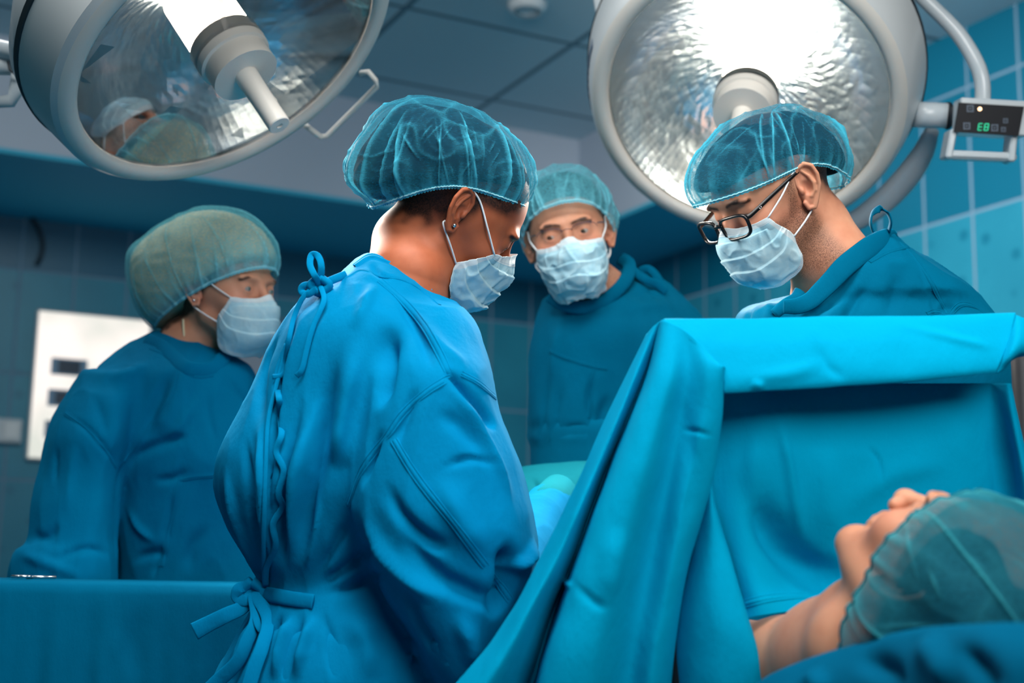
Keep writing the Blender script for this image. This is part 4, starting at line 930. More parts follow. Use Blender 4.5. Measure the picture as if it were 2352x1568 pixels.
# ------------------------------------------------------------------ gowns
g_mid = cloth('gown_blue', srgb(0, 122, 172), srgb(0, 112, 160)); g_teal = cloth('gown_teal', srgb(0, 96, 130), srgb(0, 88, 120)); g_left = cloth('gown_blue_left', srgb(0, 110, 152), srgb(0, 102, 144))
g_cuff = cloth('cuff_teal', srgb(20, 120, 132), srgb(14, 110, 122))
def gown(root, fn, mat, lo, hi, h, strokes, low=None, noise_amp=.0015, nsc=9, name='gown', fold_amp=.0045):
    v, f = polygonize(fn, lo, hi, h); v = relax(v, f, 3, .5); b0 = bvh_of(v, f)
    v = sculpt(v, f, strokes, b0); v = relax(v, f, 1, .35)
    n = vnormals(v, f); dn = np.array([noise.noise(Vector(p) * nsc) + .5 * noise.noise(Vector(p) * nsc * 2.7) for p in v]); rg = np.array([(1 - abs(noise.noise(Vector((p[0] * 10, p[1] * 10, p[2] * 2.6 + 5))))) ** 3 + .5 * (1 - abs(noise.noise(Vector((p[0] * 19 + 3, p[1] * 19, p[2] * 5))))) ** 4 for p in v]) - .75; v = v + n * (dn * noise_amp + rg * fold_amp)[:, None]
    bvh = bvh_of(v, f); V, Fc = v, f
    if low is not None:
        lv, lf = polygonize(fn, *low, .014); V = np.vstack([v, relax(lv, lf, 2)]); Fc = np.vstack([f, lf + len(v)])
    o = link_mesh(name, V, Fc, mat, root); return o, bvh
def stands(root, c, dirv, mat, body):
    """legs and shoes under the gown, joined to the body"""
    c = np.array([c[0], c[1]]); d = np.array(dirv[:2]) / np.linalg.norm(dirv[:2]); s = np.array([-d[1], d[0]])
    def fn(p):
        e = None
        for k in (-1, 1):
            a = c + s * k * .10; hp = (*(c + s * k * .06), .84); kn = (*(a + d * .02), .47); an = (*a, .09); t = (*(a + d * .15), .045)
            q = Chain(p, [hp, kn, an], [.075, .055, .04]); q = smin(q, Cap(p, (*(a - d * .03), .045), t, .045, .042), .02); e = q if e is None else smin(e, q, .03)
        e = smin(e, Chain(p, [(*c, .86), (*c, 1.06)], [.085, .075]), .04); return smax(e, -p[:, 2] + .002, .004)
    lv, lf = polygonize(fn, (c[0] - .36, c[1] - .36, 0.0), (c[0] + .36, c[1] + .36, 1.25), .012); lv = relax(lv, lf, 2)
    me = body.data; n0 = len(me.vertices); at = {a.name: None for a in me.attributes}
    vals = {}
    for nm in ('hair', 'stubble', 'flush'):
        a = np.zeros(n0, np.float32); me.attributes[nm].data.foreach_get('value', a); vals[nm] = a
    co = np.zeros(n0 * 3); me.vertices.foreach_get('co', co); co = co.reshape(-1, 3); fc = [tuple(p.vertices) for p in me.polygons]
    wl = np.array(body.matrix_world.translation) if False else np.zeros(3)
    m2 = bpy.data.meshes.new('body'); m2.from_pydata(np.vstack([co, lv]).tolist(), [], fc + (lf + n0).tolist()); m2.materials.append(mat); m2.polygons.foreach_set('use_smooth', [True] * len(m2.polygons)); m2.update()
    body.data = m2
    for nm, a in vals.items(): set_attr(body, nm, np.r_[a, np.zeros(len(lv), np.float32)])
def strap_part(name, pts, r, mat, root, flat=.18, up=None, n=40, nseg=12):
    u = (CAM - np.mean(pts, 0)) if up is None else up; u = u / np.linalg.norm(u)
    return MB().tube(cr(pts, n), cr(np.broadcast_to(np.asarray(r, float), (len(pts),)) if np.ndim(r) == 0 else r, n)[:, 0], nseg, flat=flat, up=u).build(name, mat, root, True)
def box_of(rows, d0, d1, ylo, yhi, pad=.03):
    c = []
    for r in rows:
        if ylo - 60 <= r[0] <= yhi + 60:
            for x in (r[1], r[2]):
                for d in (d0, d1): c.append(P(x, r[0], d))
    c = np.array(c); return c.min(0) - pad, c.max(0) + pad

# --- woman in the middle
TW_R = [(580, 840, 862, 1.83, .03), (600, 815, 902, 1.83, .055), (625, 790, 936, 1.82, .075), (650, 752, 968, 1.82, .09), (672, 708, 996, 1.815, .10), (702, 676, 1052, 1.81, .115), (750, 642, 1092, 1.80, .125), (830, 602, 1118, 1.80, .135), (920, 560, 1130, 1.80, .14), (1000, 518, 1135, 1.80, .145), (1060, 497, 1120, 1.80, .15), (1130, 496, 1090, 1.80, .15), (1210, 522, 1040, 1.80, .14), (1290, 564, 980, 1.80, .13), (1345, 592, 955, 1.80, .125), (1400, 572, 985, 1.80, .14), (1480, 530, 1020, 1.80, .16), (1600, 480, 1060, 1.80, .18), (1900, 440, 1080, 1.80, .19), (2760, 420, 1090, 1.80, .19)]
SL_R = [(700, 930, 1062, 1.76, .05), (740, 900, 1094, 1.745, .07), (790, 868, 1113, 1.73, .09), (850, 842, 1130, 1.71, .10), (950, 822, 1149, 1.70, .112), (1060, 802, 1194, 1.69, .118), (1150, 796, 1220, 1.68, .12), (1200, 806, 1229, 1.675, .12), (1260, 832, 1236, 1.67, .115), (1330, 866, 1222, 1.665, .11), (1400, 905, 1195, 1.66, .105), (1480, 958, 1165, 1.655, .09), (1560, 1004, 1128, 1.65, .07), (1610, 1040, 1096, 1.65, .04)]
def fnW(p):
    d = smin(Rows(p, TW_R), Rows(p, SL_R), .016)
    fore = Chain(p, [P(1100, 1450, 1.68), P(1160, 1330, 1.84), P(1225, 1215, 2.02), P(1262, 1160, 2.12)], [.070, .062, .045, .036]); return smin(d, fore, .025)
stW = [([(904, 740), (884, 849), (872, 946)], 22, -17), ([(831, 760), (806, 881), (782, 1010), (776, 1080)], 30, 13), ([(780, 785), (754, 920), (729, 1074), (703, 1203), (700, 1300)], 20, -15), ([(741, 900), (690, 1060), (672, 1180), (668, 1310)], 16, 12),
    ([(700, 900), (662, 1060), (648, 1203), (655, 1331)], 10, -11), ([(587, 930), (605, 1080), (613, 1203), (632, 1325)], 13, 10), ([(560, 990), (572, 1100), (585, 1203), (616, 1331)], 11, -11), ([(516, 1060), (540, 1170), (565, 1250), (604, 1336)], 14, 8),
    ([(690, 720), (655, 800), (634, 881), (625, 1000), (619, 1139), (618, 1331)], 8, -18), ([(640, 760), (600, 860), (590, 1000)], 16, -8),
    ([(880, 1100), (925, 1190), (985, 1245), (1050, 1262)], 16, -11), ([(822, 1160), (880, 1260), (960, 1345), (1040, 1390)], 22, 11), ([(900, 1190), (985, 1310), (1100, 1370), (1160, 1385)], 20, -10), ([(1000, 1080), (1060, 1200), (1120, 1290)], 30, 8),
    ([(1146, 1250), (1168, 1300), (1158, 1370), (1120, 1420)], 22, -22), ([(1150, 1318), (1200, 1290), (1228, 1240)], 12, 14), ([(1010, 1078), (1080, 1052), (1150, 1070)], 8, -5), ([(1000, 940), (1060, 980), (1120, 1060)], 18, -6), ([(1020, 870), (1080, 950), (1140, 1060), (1180, 1160)], 14, 8),
    ([(1020, 850), (1050, 880), (1120, 960), (1140, 985)], 12, -11), ([(720, 1352), (800, 1300), (880, 1230)], 12, -9), ([(720, 1340), (770, 1250), (800, 1190)], 10, -8), ([(730, 1365), (820, 1345), (900, 1300)], 12, -7), ([(700, 1320), (720, 1240), (728, 1120)], 9, 8),
    ([(671, 1405), (650, 1480), (628, 1568)], 11, 11), ([(648, 1405), (615, 1480), (585, 1568)], 9, -13), ([(722, 1405), (700, 1480), (676, 1568)], 13, 11), ([(700, 1405), (670, 1500), (650, 1568)], 8, -10), ([(600, 1400), (560, 1480), (530, 1568)], 12, 8), ([(745, 1400), (760, 1480), (770, 1568)], 9, -6), ([(790, 1400), (840, 1480), (860, 1568)], 26, 8),
    ([(860, 640), (840, 700), (810, 760)], 14, 6), ([(900, 660), (960, 760), (1000, 860)], 10, -6), ([(850, 600), (870, 625), (905, 640)], 8, -5), ([(940, 700), (1010, 790), (1080, 850)], 20, 5), ([(960, 880), (930, 960), (900, 1040)], 14, -7), ([(880, 980), (850, 1060), (830, 1130)], 12, -8), ([(930, 1330), (960, 1430), (1010, 1510)], 20, -9), ([(1050, 1400), (1080, 1480), (1090, 1540)], 22, 9)]
stW = [(a_, b_, c_ * (1.55 if c_ < -14 else 1.35)) for a_, b_, c_ in stW]
lo, hi = box_of(TW_R + SL_R, 1.62, 1.98, 580, 1680); lo = np.minimum(lo, P(1100, 1600, 1.55)); hi = np.maximum(hi, P(1290, 1150, 2.16) + .04)
l2, h2 = box_of(TW_R, 1.6, 2.0, 1640, 2760)
gW, bW = gown(pW, fnW, g_mid, lo, hi, .0040, stW, (l2, np.array([h2[0], h2[1], lo[2] + .02])))
stands(pW, P(760, 1400, 1.82), CF, sk_dark, bodyW)
for pts, w in (([(873, 644), (925, 690), (973, 746), (1010, 812), (1034, 866)], .0058), ([(1034, 866), (980, 900), (925, 950), (890, 1000), (830, 1080), (800, 1160)], .0052), ([(904, 1010), (960, 1100), (1040, 1200), (1100, 1280), (1160, 1360), (1190, 1410)], .0055), ([(1060, 858), (1100, 880), (1138, 912)], .004)):
    seam_strip(bW, pts, w).build('seam', g_mid, gW, True)
# collar band
cl = [(792, 640), (830, 618), (870, 634), (915, 640), (950, 655), (990, 683), (1010, 700)]
seam_strip(bW, cl, .0022, .001).build('seam', g_mid, gW, True)
seam_strip(bW, [(815, 612), (850, 590), (880, 598), (920, 616), (958, 640), (992, 668)], .006, .0035).build('collar', g_mid, gW, True)
def SW(x, y, off=.004):
    a, b = shoot(bW, x, y, off); return a if a is not None else P(x, y, 1.74)
# neck ties
kn = SW(735, 655, .014)
MB().tube(cr([kn + CU * .010, kn + CR * .012, kn - CU * .010, kn - CR * .012, kn + CU * .011], 20), .006, 10).build('tie_knot', g_mid, gW, True)
for pts, r in (([kn, P(722, 632, 1.73), P(712, 608, 1.74), P(716, 586, 1.75), P(730, 588, 1.745), P(738, 612, 1.735), kn], .0045), ([kn, P(700, 655, 1.74), P(692, 668, 1.74), P(706, 676, 1.735), P(728, 664, 1.735)], .0045), ([kn, P(765, 642, 1.745), P(795, 630, 1.76)], .0055),
               ([kn, P(700, 678, 1.735), SW(685, 730, .006), SW(672, 780, .005), SW(655, 830, .005), SW(646, 862, .005), SW(632, 868, .006)], .0034), ([kn, P(744, 690, 1.71), SW(728, 750, .006), SW(712, 800, .005), SW(700, 850, .005), SW(688, 866, .006)], .0036)):
    strap_part('tie', pts, r, g_mid, gW, .28)
# edge of the back opening and its ruffle
strap_part('opening_edge', [SW(x, y, .005) for x, y in ((636, 900), (648, 920), (640, 960), (652, 1000), (640, 1040), (650, 1080), (638, 1130), (644, 1160), (628, 1200), (634, 1250), (620, 1300), (618, 1345))], .0042, g_mid, gW, .35, n=70)
strap_part('opening_edge', [SW(x, y, .003) for x, y in ((660, 790), (640, 860), (618, 960), (608, 1060), (606, 1160), (610, 1250), (612, 1340))], .0030, g_mid, gW, .5, n=60)
# belt and bow
strap_part('belt', [SW(x, y, .004) for x, y in ((600, 1362), (640, 1370), (680, 1378), (722, 1384))], .0095, g_mid, gW, .25)
kb = SW(604, 1366, .016)
MB().tube(cr([kb + CU * .012, kb + CR * .014, kb - CU * .012, kb - CR * .014, kb + CU * .013], 20), .0075, 10).build('bow_knot', g_mid, gW, True)
d0 = (kb - CAM) @ CF
for pts, r in (([kb, P(572, 1346, d0), P(548, 1352, d0 - .01), P(545, 1372, d0 - .01), P(566, 1378, d0 - .01), kb], .0075), ([kb, P(560, 1392, d0 - .01), P(520, 1412, d0 - .02), P(480, 1432, d0 - .02), P(446, 1450, d0 - .02)], [.007, .009, .010, .0105, .0115]),
               ([kb, P(588, 1420, d0 - .035), P(568, 1470, d0 - .05), P(545, 1520, d0 - .055), P(496, 1568, d0 - .05), P(440, 1625, d0 - .05)], [.007, .008, .009, .009, .0095, .0095]), ([kb, P(614, 1420, d0 - .045), P(604, 1480, d0 - .075), P(582, 1540, d0 - .09), P(560, 1620, d0 - .10)], [.007, .008, .009, .0095, .0095]), ([kb, P(590, 1425, d0 - .04), P(606, 1446, d0 - .05), P(618, 1405, d0 - .035), kb], .005)):
    strap_part('tie', pts, r, g_mid, gW, .16)
MB().tube([P(1238, 1195, 2.06), P(1264, 1158, 2.12), P(1284, 1128, 2.17)], [.038, .035, .030], 24).build('cuff', g_cuff, gW, True)

# --- man in black glasses
TM_R = [(534, 2022, 2058, 2.06, .04), (556, 1988, 2072, 2.055, .065), (578, 1960, 2102, 2.05, .085), (609, 1921, 2160, 2.05, .11), (643, 1896, 2212, 2.05, .12), (662, 1880, 2234, 2.05, .125), (684, 1800, 2254, 2.06, .13), (706, 1712, 2272, 2.06, .14), (730, 1688, 2290, 2.06, .15), (800, 1670, 2325, 2.06, .16), (950, 1650, 2350, 2.06, .16), (1400, 1700, 2300, 2.06, .16), (2600, 1720, 2280, 2.06, .17)]
stM = [([(2010, 640), (1960, 700), (1940, 760)], 14, -9), ([(2070, 620), (2050, 680), (2040, 750)], 16, -8), ([(2100, 600), (2130, 650), (2150, 700), (2140, 740)], 6, -5), ([(1960, 660), (1920, 720), (1900, 760)], 14, 7), ([(1880, 700), (1860, 760)], 14, -6), ([(1740, 690), (1720, 720), (1715, 760)], 7, -6), ([(1770, 690), (1760, 740)], 7, 5), ([(2140, 735), (2180, 705), (2230, 725)], 10, -7), ([(1840, 700), (1870, 715), (1920, 700), (1960, 670)], 10, -6), ([(1800, 690), (1830, 735)], 9, -6), ([(2020, 600), (2100, 610)], 12, 4)]
lo, hi = box_of(TM_R, 1.88, 2.25, 530, 950); l2, h2 = box_of(TM_R, 1.86, 2.26, 900, 2600)
gM, bM = gown(pM, lambda p: Rows(p, TM_R, 3.0), g_teal, lo, hi, .0045, stM, (l2, np.array([h2[0], h2[1], lo[2] + .06])))
stands(pM, P(1990, 1400, 2.08), -CF, sk_oliv, bodyM)
strap_part('collar', [P(2058, 548, 2.05), P(2040, 546, 2.01), P(2006, 562, 1.97), P(1972, 586, 1.948), P(1938, 614, 1.932), P(1912, 642, 1.925), P(1886, 668, 1.918), P(1862, 690, 1.912), P(1834, 702, 1.905), P(1800, 704, 1.90)], [.010, .0145, .016, .016, .016, .015, .014, .013, .012, .010], g_teal, gM, .22, n=60)
strap_part('collar', [P(1838, 668, 1.97), P(1826, 686, 1.95), P(1804, 700, 1.935), P(1780, 722, 1.93)], .009, g_teal, gM, .3, n=20)
strap_part('collar_loop', [P(2008, 536, 2.02), P(2000, 516, 2.01), P(2003, 492, 2.01), P(2020, 480, 2.0), P(2038, 488, 2.0), P(2046, 508, 2.0), P(2042, 530, 2.01)], .0062, g_teal, gM, .30, up=CR, n=40)
for pts, w in (([(2070, 558), (2100, 590), (2135, 640), (2160, 690), (2180, 725)], .0040), ([(2180, 725), (2205, 700), (2240, 705), (2270, 728)], .0045), ([(2180, 725), (2150, 716), (2130, 722)], .0045), ([(1998, 602), (2040, 580), (2085, 568)], .0030)):
    seam_strip(bM, pts, w).build('seam', g_teal, gM, True)

# --- blond woman
TB_R = [(760, 352, 440, 2.52, .06), (785, 300, 480, 2.52, .085), (815, 262, 545, 2.51, .11), (860, 215, 585, 2.50, .13), (950, 190, 606, 2.50, .14), (1050, 210, 622, 2.50, .14), (1150, 240, 632, 2.50, .135), (1335, 255, 650, 2.50, .14), (1500, 250, 670, 2.50, .15), (2400, 250, 680, 2.50, .16)]
SB_R = [(850, 190, 330, 2.42, .06), (890, 162, 330, 2.42, .075), (940, 130, 315, 2.41, .09), (1000, 108, 300, 2.40, .10), (1080, 90, 285, 2.40, .10), (1160, 68, 275, 2.39, .10), (1240, 58, 268, 2.38, .10), (1268, 28, 268, 2.37, .10), (1330, 14, 270, 2.36, .10), (1400, 20, 270, 2.36, .09)]
stB = [([(395, 845), (370, 900), (345, 960), (330, 1020)], 12, -9), ([(420, 860), (390, 950), (360, 1000)], 18, 6), ([(150, 950), (200, 985), (240, 1030), (268, 1075)], 6, -7), ([(215, 900), (235, 960), (250, 1010)], 10, -6), ([(282, 1060), (272, 1120), (268, 1200), (265, 1325)], 8, -20), ([(300, 1090), (320, 1040), (400, 1010), (440, 1000)], 10, -8), ([(460, 900), (420, 970), (380, 1010)], 9, 6), ([(345, 1105), (400, 1098), (440, 1075)], 8, -6), ([(290, 1160), (320, 1215), (365, 1250)], 8, 7), ([(300, 1290), (350, 1270), (390, 1280)], 9, -7), ([(110, 1300), (170, 1265), (220, 1262), (260, 1280)], 8, -9), ([(40, 1270), (100, 1290), (200, 1330)], 10, 7), ([(70, 1230), (110, 1235), (140, 1200)], 10, -7), ([(170, 1000), (160, 1100), (150, 1200)], 12, 6), ([(130, 1020), (125, 1120)], 8, -5), ([(470, 870), (480, 950), (500, 1040)], 7, -4), ([(520, 860), (560, 920), (590, 960)], 9, -5), ([(370, 1230), (360, 1290), (350, 1330)], 7, -7), ([(400, 1130), (385, 1200), (372, 1260)], 7, -6), ([(480, 1200), (440, 1260), (430, 1320)], 12, -7), ([(250, 880), (300, 850), (350, 840)], 16, 5)]
lo, hi = box_of(TB_R + SB_R, 2.25, 2.68, 755, 1420); l2, h2 = box_of(TB_R, 2.3, 2.7, 1380, 2400)
gB, bB = gown(pB, lambda p: smin(Rows(p, TB_R), Rows(p, SB_R), .014), g_left, lo, hi, .0052, stB, (l2, np.array([h2[0], h2[1], lo[2] + .02])))
stands(pB, P(430, 1400, 2.52), -CF + CR, sk_fair, bodyB)
for pts, w in (([(150, 948), (200, 985), (240, 1030), (268, 1072)], .0045), ([(405, 850), (392, 905), (360, 955), (320, 1010), (285, 1060)], .0030), ([(412, 1100), (450, 1094), (500, 1090), (560, 1086)], .0045), ([(412, 1100), (400, 1160), (385, 1230), (370, 1300)], .0060), ([(345, 800), (380, 815), (412, 845), (450, 865), (490, 862)], .0030)):
    seam_strip(bB, pts, w).build('seam', g_left, gB, True)
strap_part('collar', [(lambda a: a if a is not None else P(x, y, 2.44))(shoot(bB, x, y, .003)[0]) for x, y in ((338, 782), (372, 800), (398, 822), (425, 845), (455, 852), (485, 848), (505, 832), (518, 815))], .0130, g_left, gB, .2, n=50)

# --- man at the back
TR_R = [(622, 1400, 1500, 2.70, .05), (650, 1330, 1535, 2.69, .08), (680, 1256, 1568, 2.67, .105), (705, 1242, 1598, 2.66, .12), (760, 1226, 1640, 2.65, .135), (850, 1216, 1660, 2.65, .14), (1000, 1213, 1650, 2.65, .14), (1100, 1220, 1640, 2.65, .14), (2400, 1220, 1640, 2.65, .15)]
stR = [([(1290, 720), (1275, 800), (1265, 900)], 14, 7), ([(1260, 860), (1250, 960), (1248, 1040)], 7, -8), ([(1360, 850), (1352, 930), (1370, 1000)], 6, -10), ([(1290, 880), (1280, 960), (1270, 1050)], 6, -6), ([(1270, 1000), (1320, 985), (1360, 990)], 8, -8), ([(1420, 720), (1500, 700), (1560, 715)], 16, 5), ([(1400, 900), (1380, 960), (1370, 1050)], 10, -9), ([(1440, 690), (1480, 670), (1530, 680)], 9, -6), ([(1470, 620), (1490, 660), (1520, 690)], 8, -6)]
lo, hi = box_of(TR_R, 2.48, 2.84, 620, 1130); l2, h2 = box_of(TR_R, 2.46, 2.84, 1090, 2400)
gR, bR = gown(pR, lambda p: Rows(p, TR_R), g_teal, lo, hi, .0062, stR, (l2, np.array([h2[0], h2[1], lo[2] + .06])))
stands(pR, P(1420, 1400, 2.66), -CF, sk_oliv, bodyR)
strap_part('collar', [P(1262, 678, 2.56), P(1290, 696, 2.545), P(1330, 706, 2.54), P(1370, 700, 2.545), P(1400, 682, 2.555), P(1428, 656, 2.57), P(1444, 628, 2.60), P(1444, 606, 2.64), P(1425, 594, 2.68)], .0135, g_teal, gR, .3, n=50)
for pts in ([P(1470, 622, 2.66), P(1490, 618, 2.65), P(1512, 640, 2.64), P(1522, 668, 2.63)], [P(1440, 600, 2.66), P(1455, 620, 2.62), P(1478, 640, 2.60), P(1508, 652, 2.60), P(1530, 672, 2.60)]):
    strap_part('tie', pts, .008, g_teal, gR, .3)
for pts in ([(1262, 806), (1300, 822), (1360, 840), (1395, 846)], [(1362, 846), (1354, 900), (1352, 960)]): seam_strip(bR, pts, .004).build('seam', g_teal, gR, True)
# ------------------------------------------------------------------ drapes and tables
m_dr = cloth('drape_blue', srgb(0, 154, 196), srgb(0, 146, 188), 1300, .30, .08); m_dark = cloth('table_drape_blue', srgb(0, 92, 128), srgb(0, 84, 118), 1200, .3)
m_field = cloth('field_drape_teal', srgb(8, 88, 100), srgb(6, 80, 92)); m_towel = cloth('field_towel', srgb(50, 146, 164), srgb(42, 138, 156)); m_steel = plain('steel', srgb(190, 198, 202), .25, 1.0); m_matt = plain('mattress_black', srgb(24, 28, 34), .6)
def PD(rail): return [P(*p) for p in rail]
def cloth_sheet(name, rails, nu, nv, mat, parent, strokes=(), amp=.0015, sc=9, thick=.0016, seed=0):
    v, q = grid_mesh([PD(r) for r in rails], nu, nv); b = bvh_of(v, q)
    n = vnormals(v, q)
    if ((v.mean(0) - CAM) @ n.mean(0)) > 0: q = q[:, ::-1]
    if strokes: v = sculpt(v, q, strokes, b)
    n = vnormals(v, q); dn = np.array([noise.noise(Vector(p) * sc + Vector((seed, 0, 0))) + .4 * noise.noise(Vector(p) * sc * 3.1) for p in v]); v = v + n * (dn * amp)[:, None]
    o = link_mesh(name, v, q, mat, parent); solid(o, thick, -1.0); return o, bvh_of(v, q)
dr = thing('surgical_drape', P(1600, 1560, 1.50), 'bright blue surgical drape hung over the screen between the surgeons and the patient', 'drape')
ys = [0, 850, 950, 1060, 1170, 1285, 1400, 1510, 1680]
def R_(top, xs, ds, ys=ys): return [top] + [(x, y, d) for x, y, d in zip(xs, ys[1:], ds)]
rails = [
    R_((1488, 766, 1.56), (1447, 1398, 1350, 1299, 1240, 1178, 1106, 960), (1.555, 1.55, 1.545, 1.54, 1.53, 1.52, 1.51, 1.50)),
    R_((1486, 768, 1.535), (1444, 1397, 1348, 1297, 1237, 1174, 1100, 950), (1.53, 1.525, 1.515, 1.51, 1.50, 1.49, 1.48, 1.47)),
    R_((1500, 752, 1.52), (1462, 1422, 1376, 1328, 1278, 1216, 1158, 1050), (1.50, 1.485, 1.475, 1.46, 1.45, 1.44, 1.43, 1.42)),
    R_((1510, 743, 1.515), (1480, 1440, 1394, 1352, 1312, 1262, 1222, 1150), (1.515, 1.51, 1.51, 1.505, 1.50, 1.495, 1.49, 1.48)),
    R_((1516, 739, 1.515), (1486, 1446, 1402, 1360, 1318, 1274, 1240, 1195), (1.525, 1.53, 1.535, 1.54, 1.54, 1.54, 1.54, 1.54)),
    R_((1524, 735, 1.50), (1500, 1462, 1418, 1376, 1334, 1296, 1258, 1215), (1.475, 1.465, 1.46, 1.455, 1.45, 1.445, 1.44, 1.44)),
    R_((1545, 742, 1.49), (1540, 1512, 1482, 1450, 1418, 1388, 1360, 1330), (1.462, 1.45, 1.44, 1.435, 1.43, 1.425, 1.42, 1.42)),
    R_((1578, 762, 1.485), (1580, 1564, 1540, 1515, 1490, 1466, 1445, 1420), (1.475, 1.475, 1.475, 1.475, 1.475, 1.47, 1.47, 1.47)),
    R_((1618, 800, 1.475), (1628, 1618, 1594, 1570, 1548, 1526, 1506, 1485), (1.458, 1.455, 1.455, 1.455, 1.455, 1.455, 1.455, 1.455)),
    R_((1661, 846, 1.462), (1662, 1656, 1642, 1618, 1586, 1562, 1546, 1530), (1.460, 1.465, 1.47, 1.475, 1.48, 1.485, 1.49, 1.50)),
    R_((1656, 842, 1.50), (1656, 1648, 1634, 1612, 1581, 1556, 1540, 1524), (1.50, 1.51, 1.515, 1.52, 1.53, 1.54, 1.55, 1.56))]
cu, bcu = cloth_sheet('side_curtain', rails, 150, 190, m_dr, dr, [([(1560, 985), (1600, 990), (1640, 1002)], 5, -2.5), ([(1310, 1330), (1360, 1380), (1400, 1400)], 10, -3), ([(1290, 1330), (1315, 1350)], 6, 4), ([(1570, 900), (1590, 1100), (1560, 1250)], 24, -4), ([(1420, 1200), (1390, 1400)], 24, 5)], .0022, 7)
ys2 = [0, 980, 1060, 1130, 1200, 1290, 1395, 1500, 1680]
rails = [R_((1636, 920, 1.53), (1634, 1626, 1614, 1600, 1578, 1558, 1550, 1545), (1.53, 1.53, 1.53, 1.53, 1.535, 1.54, 1.545, 1.55), ys2),
    R_((1638, 920, 1.52), (1637, 1630, 1620, 1606, 1588, 1566, 1556, 1552), (1.515, 1.51, 1.505, 1.50, 1.50, 1.50, 1.50, 1.50), ys2),
    R_((1642, 920, 1.51), (1642, 1636, 1630, 1632, 1634, 1636, 1646, 1660), (1.50, 1.495, 1.49, 1.48, 1.47, 1.46, 1.455, 1.45), ys2),
    R_((1650, 920, 1.51), (1648, 1640, 1638, 1652, 1676, 1704, 1732, 1770), (1.505, 1.50, 1.495, 1.485, 1.475, 1.465, 1.455, 1.45), ys2),
    R_((1652, 920, 1.53), (1650, 1642, 1641, 1656, 1682, 1712, 1742, 1784), (1.53, 1.53, 1.53, 1.52, 1.51, 1.50, 1.49, 1.48), ys2)]
cloth_sheet('side_curtain', rails, 60, 120, m_dr, dr, (), .002, 8)
# back panel behind the folded top
ys3 = [880, 960, 1060, 1160, 1260, 1330, 1380, 1412]
def B_(xs, ds, dy=(0,) * 8): return [(x, y + e, d) for x, y, d, e in zip(xs, ys3, ds, dy)]
rails = [B_((1630, 1630, 1628, 1628, 1640, 1668, 1690, 1700), (1.54, 1.54, 1.54, 1.535, 1.53, 1.52, 1.51, 1.50), (0, 0, 0, 0, 0, 0, 6, 12)),
    B_((1700, 1700, 1700, 1706, 1716, 1735, 1748, 1755), (1.545, 1.54, 1.53, 1.52, 1.51, 1.50, 1.49, 1.485), (0, 0, 0, 0, 0, 0, 0, 0)),
    B_((1780, 1785, 1792, 1800, 1815, 1822, 1824, 1828), (1.555, 1.54, 1.53, 1.53, 1.54, 1.535, 1.51, 1.50), (0, 0, 0, 0, 0, 0, -2, -10)),
    B_((1870, 1876, 1884, 1892, 1898, 1900, 1900, 1902), (1.565, 1.555, 1.545, 1.54, 1.545, 1.545, 1.53, 1.52), (0, 0, 0, 0, 0, 0, -4, -22)),
    B_((1970, 1974, 1980, 1986, 1990, 1990, 1990, 1990), (1.575, 1.565, 1.555, 1.55, 1.55, 1.55, 1.545, 1.54), (0, 0, 0, 0, 0, -5, -15, -45)),
    B_((2080, 2084, 2090, 2094, 2096, 2098, 2100, 2100), (1.585, 1.575, 1.565, 1.56, 1.56, 1.56, 1.56, 1.56), (0, 0, 0, 0, 0, -5, -15, -45)),
    B_((2190, 2194, 2200, 2204, 2206, 2208, 2210, 2210), (1.59, 1.58, 1.575, 1.57, 1.57, 1.57, 1.57, 1.57), (0, 0, 0, 0, 0, -5, -15, -45)),
    B_((2270, 2280, 2292, 2300, 2306, 2310, 2314, 2316), (1.60, 1.60, 1.60, 1.60, 1.60, 1.60, 1.60, 1.60), (0, 0, 0, 0, 0, -5, -15, -45)),
    B_((2316, 2330, 2350, 2372, 2390, 2402, 2410, 2414), (1.58, 1.58, 1.58, 1.58, 1.58, 1.58, 1.58, 1.58), (0, 0, 0, 0, 0, -5, -15, -45)),
    B_((2322, 2338, 2360, 2384, 2404, 2414, 2424, 2430), (1.62, 1.62, 1.62, 1.62, 1.62, 1.62, 1.62, 1.62), (0, 0, 0, 0, 0, -5, -15, -45))]
bp, bbp = cloth_sheet('back_panel', rails, 170, 120, m_dr, dr, [([(1780, 940), (1806, 1040), (1826, 1160), (1850, 1260)], 12, 6), ([(1700, 1060), (1750, 1180), (1810, 1275), (1900, 1322), (1960, 1300)], 36, -26), ([(1740, 960), (1730, 1100), (1745, 1200)], 24, 6), ([(1990, 1020), (2018, 1060), (2020, 1120)], 5, -4), ([(1880, 1000), (1900, 1140), (1920, 1260)], 30, 6), ([(2290, 900), (2310, 1100), (2320, 1250)], 24, -14), ([(1920, 1180), (2050, 1090), (2200, 1060)], 26, 5)], .002, 7)
for pts in ([(1712, 1386), (1760, 1374), (1820, 1368), (1880, 1366), (1940, 1350)],): seam_strip(bbp, pts, .005).build('hem', m_dr, bp, True)
